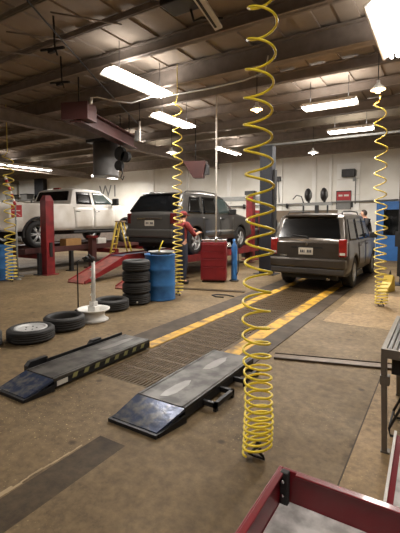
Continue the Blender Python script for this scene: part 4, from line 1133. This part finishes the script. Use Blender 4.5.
# machine between lane and grey SUV, at the back
t = thing('tyre_changer', 'dark tyre machine behind the left column near back wall', 'tyre machine', (-6.6, 14.6, 0))
bm = BM(); box(bm, -.35, .35, -.3, .3, 0, 1.1); obj('machine_base', bm, 'steel_dark', t, .03)
bm = BM(); lathe(bm, [(.3, 1.1), (.32, 1.16), (.001, 1.18)], 24); obj('turntable', bm, 'grey_paint', t)
bm = BM(); box(bm, .3, .42, -.06, .06, .4, 1.9); box(bm, -.05, .42, -.05, .05, 1.8, 1.9); tube(bm, [(-.02, 0, 1.9), (-.02, 0, 1.35)], .025, 8); obj('tower_arm', bm, 'red', t)

t = thing('wheel_chock', 'yellow wedge lying on the floor behind the right coiled hose', 'wheel chock', (-.98, 9.1, 0), R(70))
bm = BM(); prism(bm, [(-.22, 0), (.2, 0), (.16, .3), (.1, .36), (.02, .2)], -.1, .1, 'Y'); obj('wedge', bm, 'ladder', t, .01)
bm = BM(); tube(bm, [(.12, 0, .34), (.16, 0, .44), (.2, 0, .3)], .012, 6); obj('handle', bm, 'steel_dark', t)
# far left things
t = thing('banner_board', 'red and white board on a post at left edge in front of pickup bed', 'board', (-9.62, 6.18, 0), R(62))
bm = BM(); box(bm, -.16, .16, -.012, .012, 1.52, 2.0); obj('board', bm, 'white_paint', t)
bm = BM(); box(bm, -.12, .14, -.016, -.0125, 1.60, 1.92); obj('red_block', bm, 'sign_red', t)
bm = BM(); box(bm, -.1, .1, -.019, -.0165, 1.76, 1.78); tube(bm, [(-.09, -.018, 1.64), (.0, -.018, 1.70), (.1, -.018, 1.64)], .006, 6); obj('white_marks', bm, 'label_white', t)
bm = BM(); tube(bm, [(0, .03, 0.02), (0, .03, 2.0)], .02, 8); box(bm, -.14, .14, -.1, .14, 0, .02); obj('board_post', bm, 'grey_paint', t)
t = thing('striped_pole', 'leaning red and white striped pole above the red and white board', 'pole', (-9.18, 5.88, 0))
a_, b_ = Vector((.0, 0, 1.9)), Vector((-.13, -.17, 2.62))
for k in range(8):
    p, q = a_.lerp(b_, k/8), a_.lerp(b_, (k+1)/8)
    bm = BM(); tube(bm, [p, q], .035, 10); obj('band', bm, 'sign_red' if k % 2 == 0 else 'white_paint', t)
bm = BM(); tube(bm, [(0, 0, .02), (.0, 0, 1.9)], .02, 10); lathe(bm, [(.09, 0), (.09, .02), (.001, .03)], 16); obj('pole_foot', bm, 'grey_paint', t)
t = thing('storage_rack', 'tall grey storage rack against back wall behind pickup bed', 'rack', (-23.3, 15.3, 0))
bm = BM()
for x in (-1.6, 1.5):
    for y in (-.3, .3): box(bm, x, x+.06, y, y+.06, 0, 2.72)
obj('uprights', bm, 'steel_dark', t)
for z in (.3, 1.2, 2.72):
    bm = BM(); box(bm, -1.6, 1.56, -.32, .38, z, z+.06); obj('shelf', bm, 'grey_paint', t)
for k, (x, lab) in enumerate(((-24.2, 'left grey bin on top of the tall storage rack'), (-22.6, 'right grey bin on top of the tall storage rack'))):
    bm = BM(); hexa(bm, [(-.3, -.2, 0), (.3, -.2, 0), (.3, .2, 0), (-.3, .2, 0), (-.36, -.25, .3), (.36, -.25, .3), (.36, .25, .3), (-.36, .25, .3)])
    t = thing('storage_bin', lab, 'bin', (x, 15.3, 2.781), 0)
    obj('bin_body', bm, 'bin', t); bxo('bin_lid', (-.38, .38, -.27, .27, .3, .36), 'steel_dark', t, .01)
# W1 painted on the wall
cu = bpy.data.curves.new('wall_lettering', 'FONT'); cu.body = 'W1'; cu.size = .95; cu.extrude = .004; cu.align_x = 'CENTER'
to = bpy.data.objects.new('tmp', cu); C.objects.link(to)
dg = bpy.context.evaluated_depsgraph_get(); dg.update()
me = bpy.data.meshes.new_from_object(to.evaluated_get(dg)); bpy.data.objects.remove(to)
me.materials.clear(); me.materials.append(M['bin'])
o = bpy.data.objects.new('wall_lettering', me); C.objects.link(o); o.location = (-16.1, 15.99, 2.8); o.rotation_euler = (R(90), 0, 0)
tag(o, 'grey letters W1 painted on the pale back wall above pickup', 'lettering')

t = thing('loose_cord', 'short dark curled cord lying on the floor in front of red cabinet', 'cord', (-3.75, 6.72, 0))
bm = BM(); tube(bm, [(.28, .1, .012), (.1, .16, .012), (-.1, .12, .012), (-.16, .0, .012), (-.02, -.1, .012), (.14, -.06, .012)], .014, 8); obj('cord', bm, 'plastic', t)
# ------------------------------------------------------------ overhead objects
t = thing('standing_pipe', 'thin white vertical pipe dropping beside the grey SUV', 'pipe', (-4.52, 7.95, 0))
bm = BM(); tube(bm, [(0, 0, 1.1), (0, 0, 4.52)], .02, 10); obj('pipe', bm, 'white_paint', t)
bm = BM(); tube(bm, [(0, 0, 1.0), (0, 0, 1.12)], .032, 10); obj('pipe_fitting', bm, 'chrome', t)
t = thing('slack_cable', 'white cable sagging across the ceiling past the brightest light', 'cable', (0, 0, 0))
bm = BM(); tube(bm, [(-6.22, 5.74, 4.04), (-6.16, 5.85, 4.07), (-5.9, 6.03, 4.0), (-5.45, 6.1, 3.9), (-4.9, 6.1, 3.94), (-4.6, 6.12, 3.9), (-4.22, 6.2, 3.92), (-3.6, 6.18, 3.9), (-3.0, 6.21, 3.93), (-2.6, 6.2, 3.99), (-2.55, 6.21, 4.25)], .013, 8); obj('cable', bm, 'white_paint', t)
bm = BM(); tube(bm, [(-6.22, 5.74, 4.04), (-6.23, 5.73, 3.90)], .028, 10); obj('cable_end', bm, 'white_paint', t)
# garage opener over the left of the frame top
t = thing('door_opener', 'dark motor box with white rail hanging at the top of the ceiling', 'door opener', (-2.64, 4.22, 4.05))
bm = BM(); box(bm, -.42, .0, -.28, .05, .12, .36); obj('motor_box', bm, 'steel_dark', t, .02)
bm = BM(); tube(bm, [(-.14, .0, .14), (-.12, .05, .0), (-.05, .12, .05), (.1, .4, .12)], .016, 8); obj('loop_wire', bm, 'plastic', t)
bm = BM(); hexa(bm, [(-.02, .42, .0), (.10, .40, .0), (.30, -.55, .0), (.18, -.60, .0), (-.02, .42, .03), (.10, .40, .03), (.30, -.55, .03), (.18, -.60, .03)]); o = obj('rail', bm, 'white_paint', t)
bm = BM(); hexa(bm, [(.025, .33, -.012), (.055, .33, -.012), (.225, -.5, -.012), (.195, -.5, -.012), (.025, .33, -.001), (.055, .33, -.001), (.225, -.5, -.001), (.195, -.5, -.001)]); obj('rail_slot', bm, 'plastic', o)
bm = BM(); tube(bm, [(-.2, -.1, .36), (-.2, -.1, .58)], .01, 6); obj('hanger', bm, 'steel_dark', t)
bm = BM(); tube(bm, [(.1, .0, .03), (.1, .0, .58)], .01, 6); obj('hanger', bm, 'steel_dark', t)
# maroon overhead hoist beam with grey duct and hooks
t = thing('hoist_beam', 'maroon overhead hoist beam sloping away under the roof at left', 'hoist beam', (-6.55, 5.6, 3.56), R(20))
bm = BM(); ibeam(bm, 'Y', 0, 3.2, 0, .0, .34, .26, .03); obj('beam', bm, 'red_dark', t)
bm = BM(); box(bm, -.3, .3, -.05, .35, .05, .40); obj('end_carriage', bm, 'red_dark', t)
for y in (.15, 2.9):
    bm = BM(); tube(bm, [(0, y, .33), (0, y, 1.04)], .014, 6); obj('hanger', bm, 'steel_dark', t)
t = thing('reel_box', 'cluster of black hose reels hanging below the maroon beam', 'hose reel', (-7.62, 8.05, 3.15))
for k, (x, z, r) in enumerate(((0, .2, .17), (.2, .1, .13), (-.05, -.12, .12))):
    bm = BM(); lathe(bm, [(r, -.05), (r+.02, -.05), (r+.02, -.035), (r*.6, -.03), (r*.6, .03), (r+.02, .035), (r+.02, .05), (.001, .05)], 24, 'Y', origin=(x, 0, z)); obj('reel', bm, 'plastic', t)
bm = BM(); tube(bm, [(.05, 0, -.1), (.06, 0, -.35), (.0, 0, -.45), (.06, 0, -.52), (.12, 0, -.42)], .018, 8); obj('hook', bm, 'steel_dark', t)
bm = BM(); tube(bm, [(0, 0, .3), (0, 0, 1.46)], .015, 6); obj('hanger', bm, 'steel_dark', t)
t = thing('exhaust_duct', 'vertical grey metal duct hanging over the white pickup cab', 'duct', (-8.56, 8.42, 0))
bm = BM(); lathe(bm, [(.36, 2.8), (.38, 2.8), (.38, 2.85), (.37, 2.87), (.37, 3.86), (.36, 3.86), (.36, 2.85)], 28); lathe(bm, [(.001, 2.81), (.36, 2.81)], 28); obj('duct_body', bm, 'duct', t)
bm = BM(); box(bm, -.40, .40, -.40, .40, 3.78, 3.86); obj('mount_collar', bm, 'steel_dark', t)
t = thing('pipe_lamp', 'short white vertical tube hanging beside the maroon beam end', 'hanging tube', (-6.75, 7.85, 3.55))
bm = BM(); tube(bm, [(0, 0, 0), (0, 0, .52)], .028, 10); obj('tube_body', bm, 'white_paint', t); bm = BM(); box(bm, -.14, -.03, -.04, .04, .02, .3); obj('switch_box', bm, 'bin', t, .01); bm = BM(); tube(bm, [(0, 0, .52), (0, 0, 1.07)], .01, 6); obj('hanger', bm, 'steel_dark', t)
t = thing('ceiling_heater', 'small brown funnel shaped heater hanging above grey SUV hood', 'heater', (-6.5, 10.15, 2.95), R(20))
bm = BM(); hexa(bm, [(-.05, -.15, -.15), (.25, -.15, -.15), (.25, .15, -.15), (-.05, .15, -.15), (-.35, -.2, .35), (.35, -.2, .35), (.35, .2, .35), (-.35, .2, .35)]); obj('hood', bm, 'red_dark', t)
bm = BM(); tube(bm, [(0, 0, .35), (0, 0, 1.62)], .015, 6); obj('hanger', bm, 'steel_dark', t)
bm = BM(); box(bm, .3, .42, -.08, .08, -.05, .25); obj('end_plate', bm, 'steel_dark', t)
t = thing('cable_run', 'thin dark cable running diagonally under the roof deck at upper left', 'cable', (0, 0, 0))
bm = BM(); tube(bm, [(-4.0, 2.3, 4.2), (-4.37, 3.03, 4.2), (-5.65, 5.31, 4.2), (-7.3, 8.4, 4.2)], .012, 6); obj('cable', bm, 'steel_dark', t)
for k in range(10):
    x = -11+k*1.05; t = None
    bm = BM()
    yb = 3.6 + (k % 2)*.0
    tube(bm, [(x, 3.62, 4.40), (x+.5, 4.5, 4.47)], .012, 6); trim(bm, 'beam')
for (x, y, lab) in ((-6.1, 4.9, 'dark bracket with drooping rod under the roof, left of brightest light'), (-5.0, 3.9, 'small dark hanger fitting under the roof deck at upper left')):
    t = thing('roof_bracket', lab, 'bracket', (x, y, 0))
    bm = BM(); tube(bm, [(0, 0, 4.55), (0.02, 0, 4.1), (.05, .02, 3.98)], .016, 6); tube(bm, [(-.3, 0, 4.12), (.22, 0, 4.05)], .022, 6); obj('rod', bm, 'steel_dark', t)
    bm = BM(); box(bm, -.12, .0, -.03, .03, 4.03, 4.09); obj('clamp', bm, 'steel_dark', t, .01)
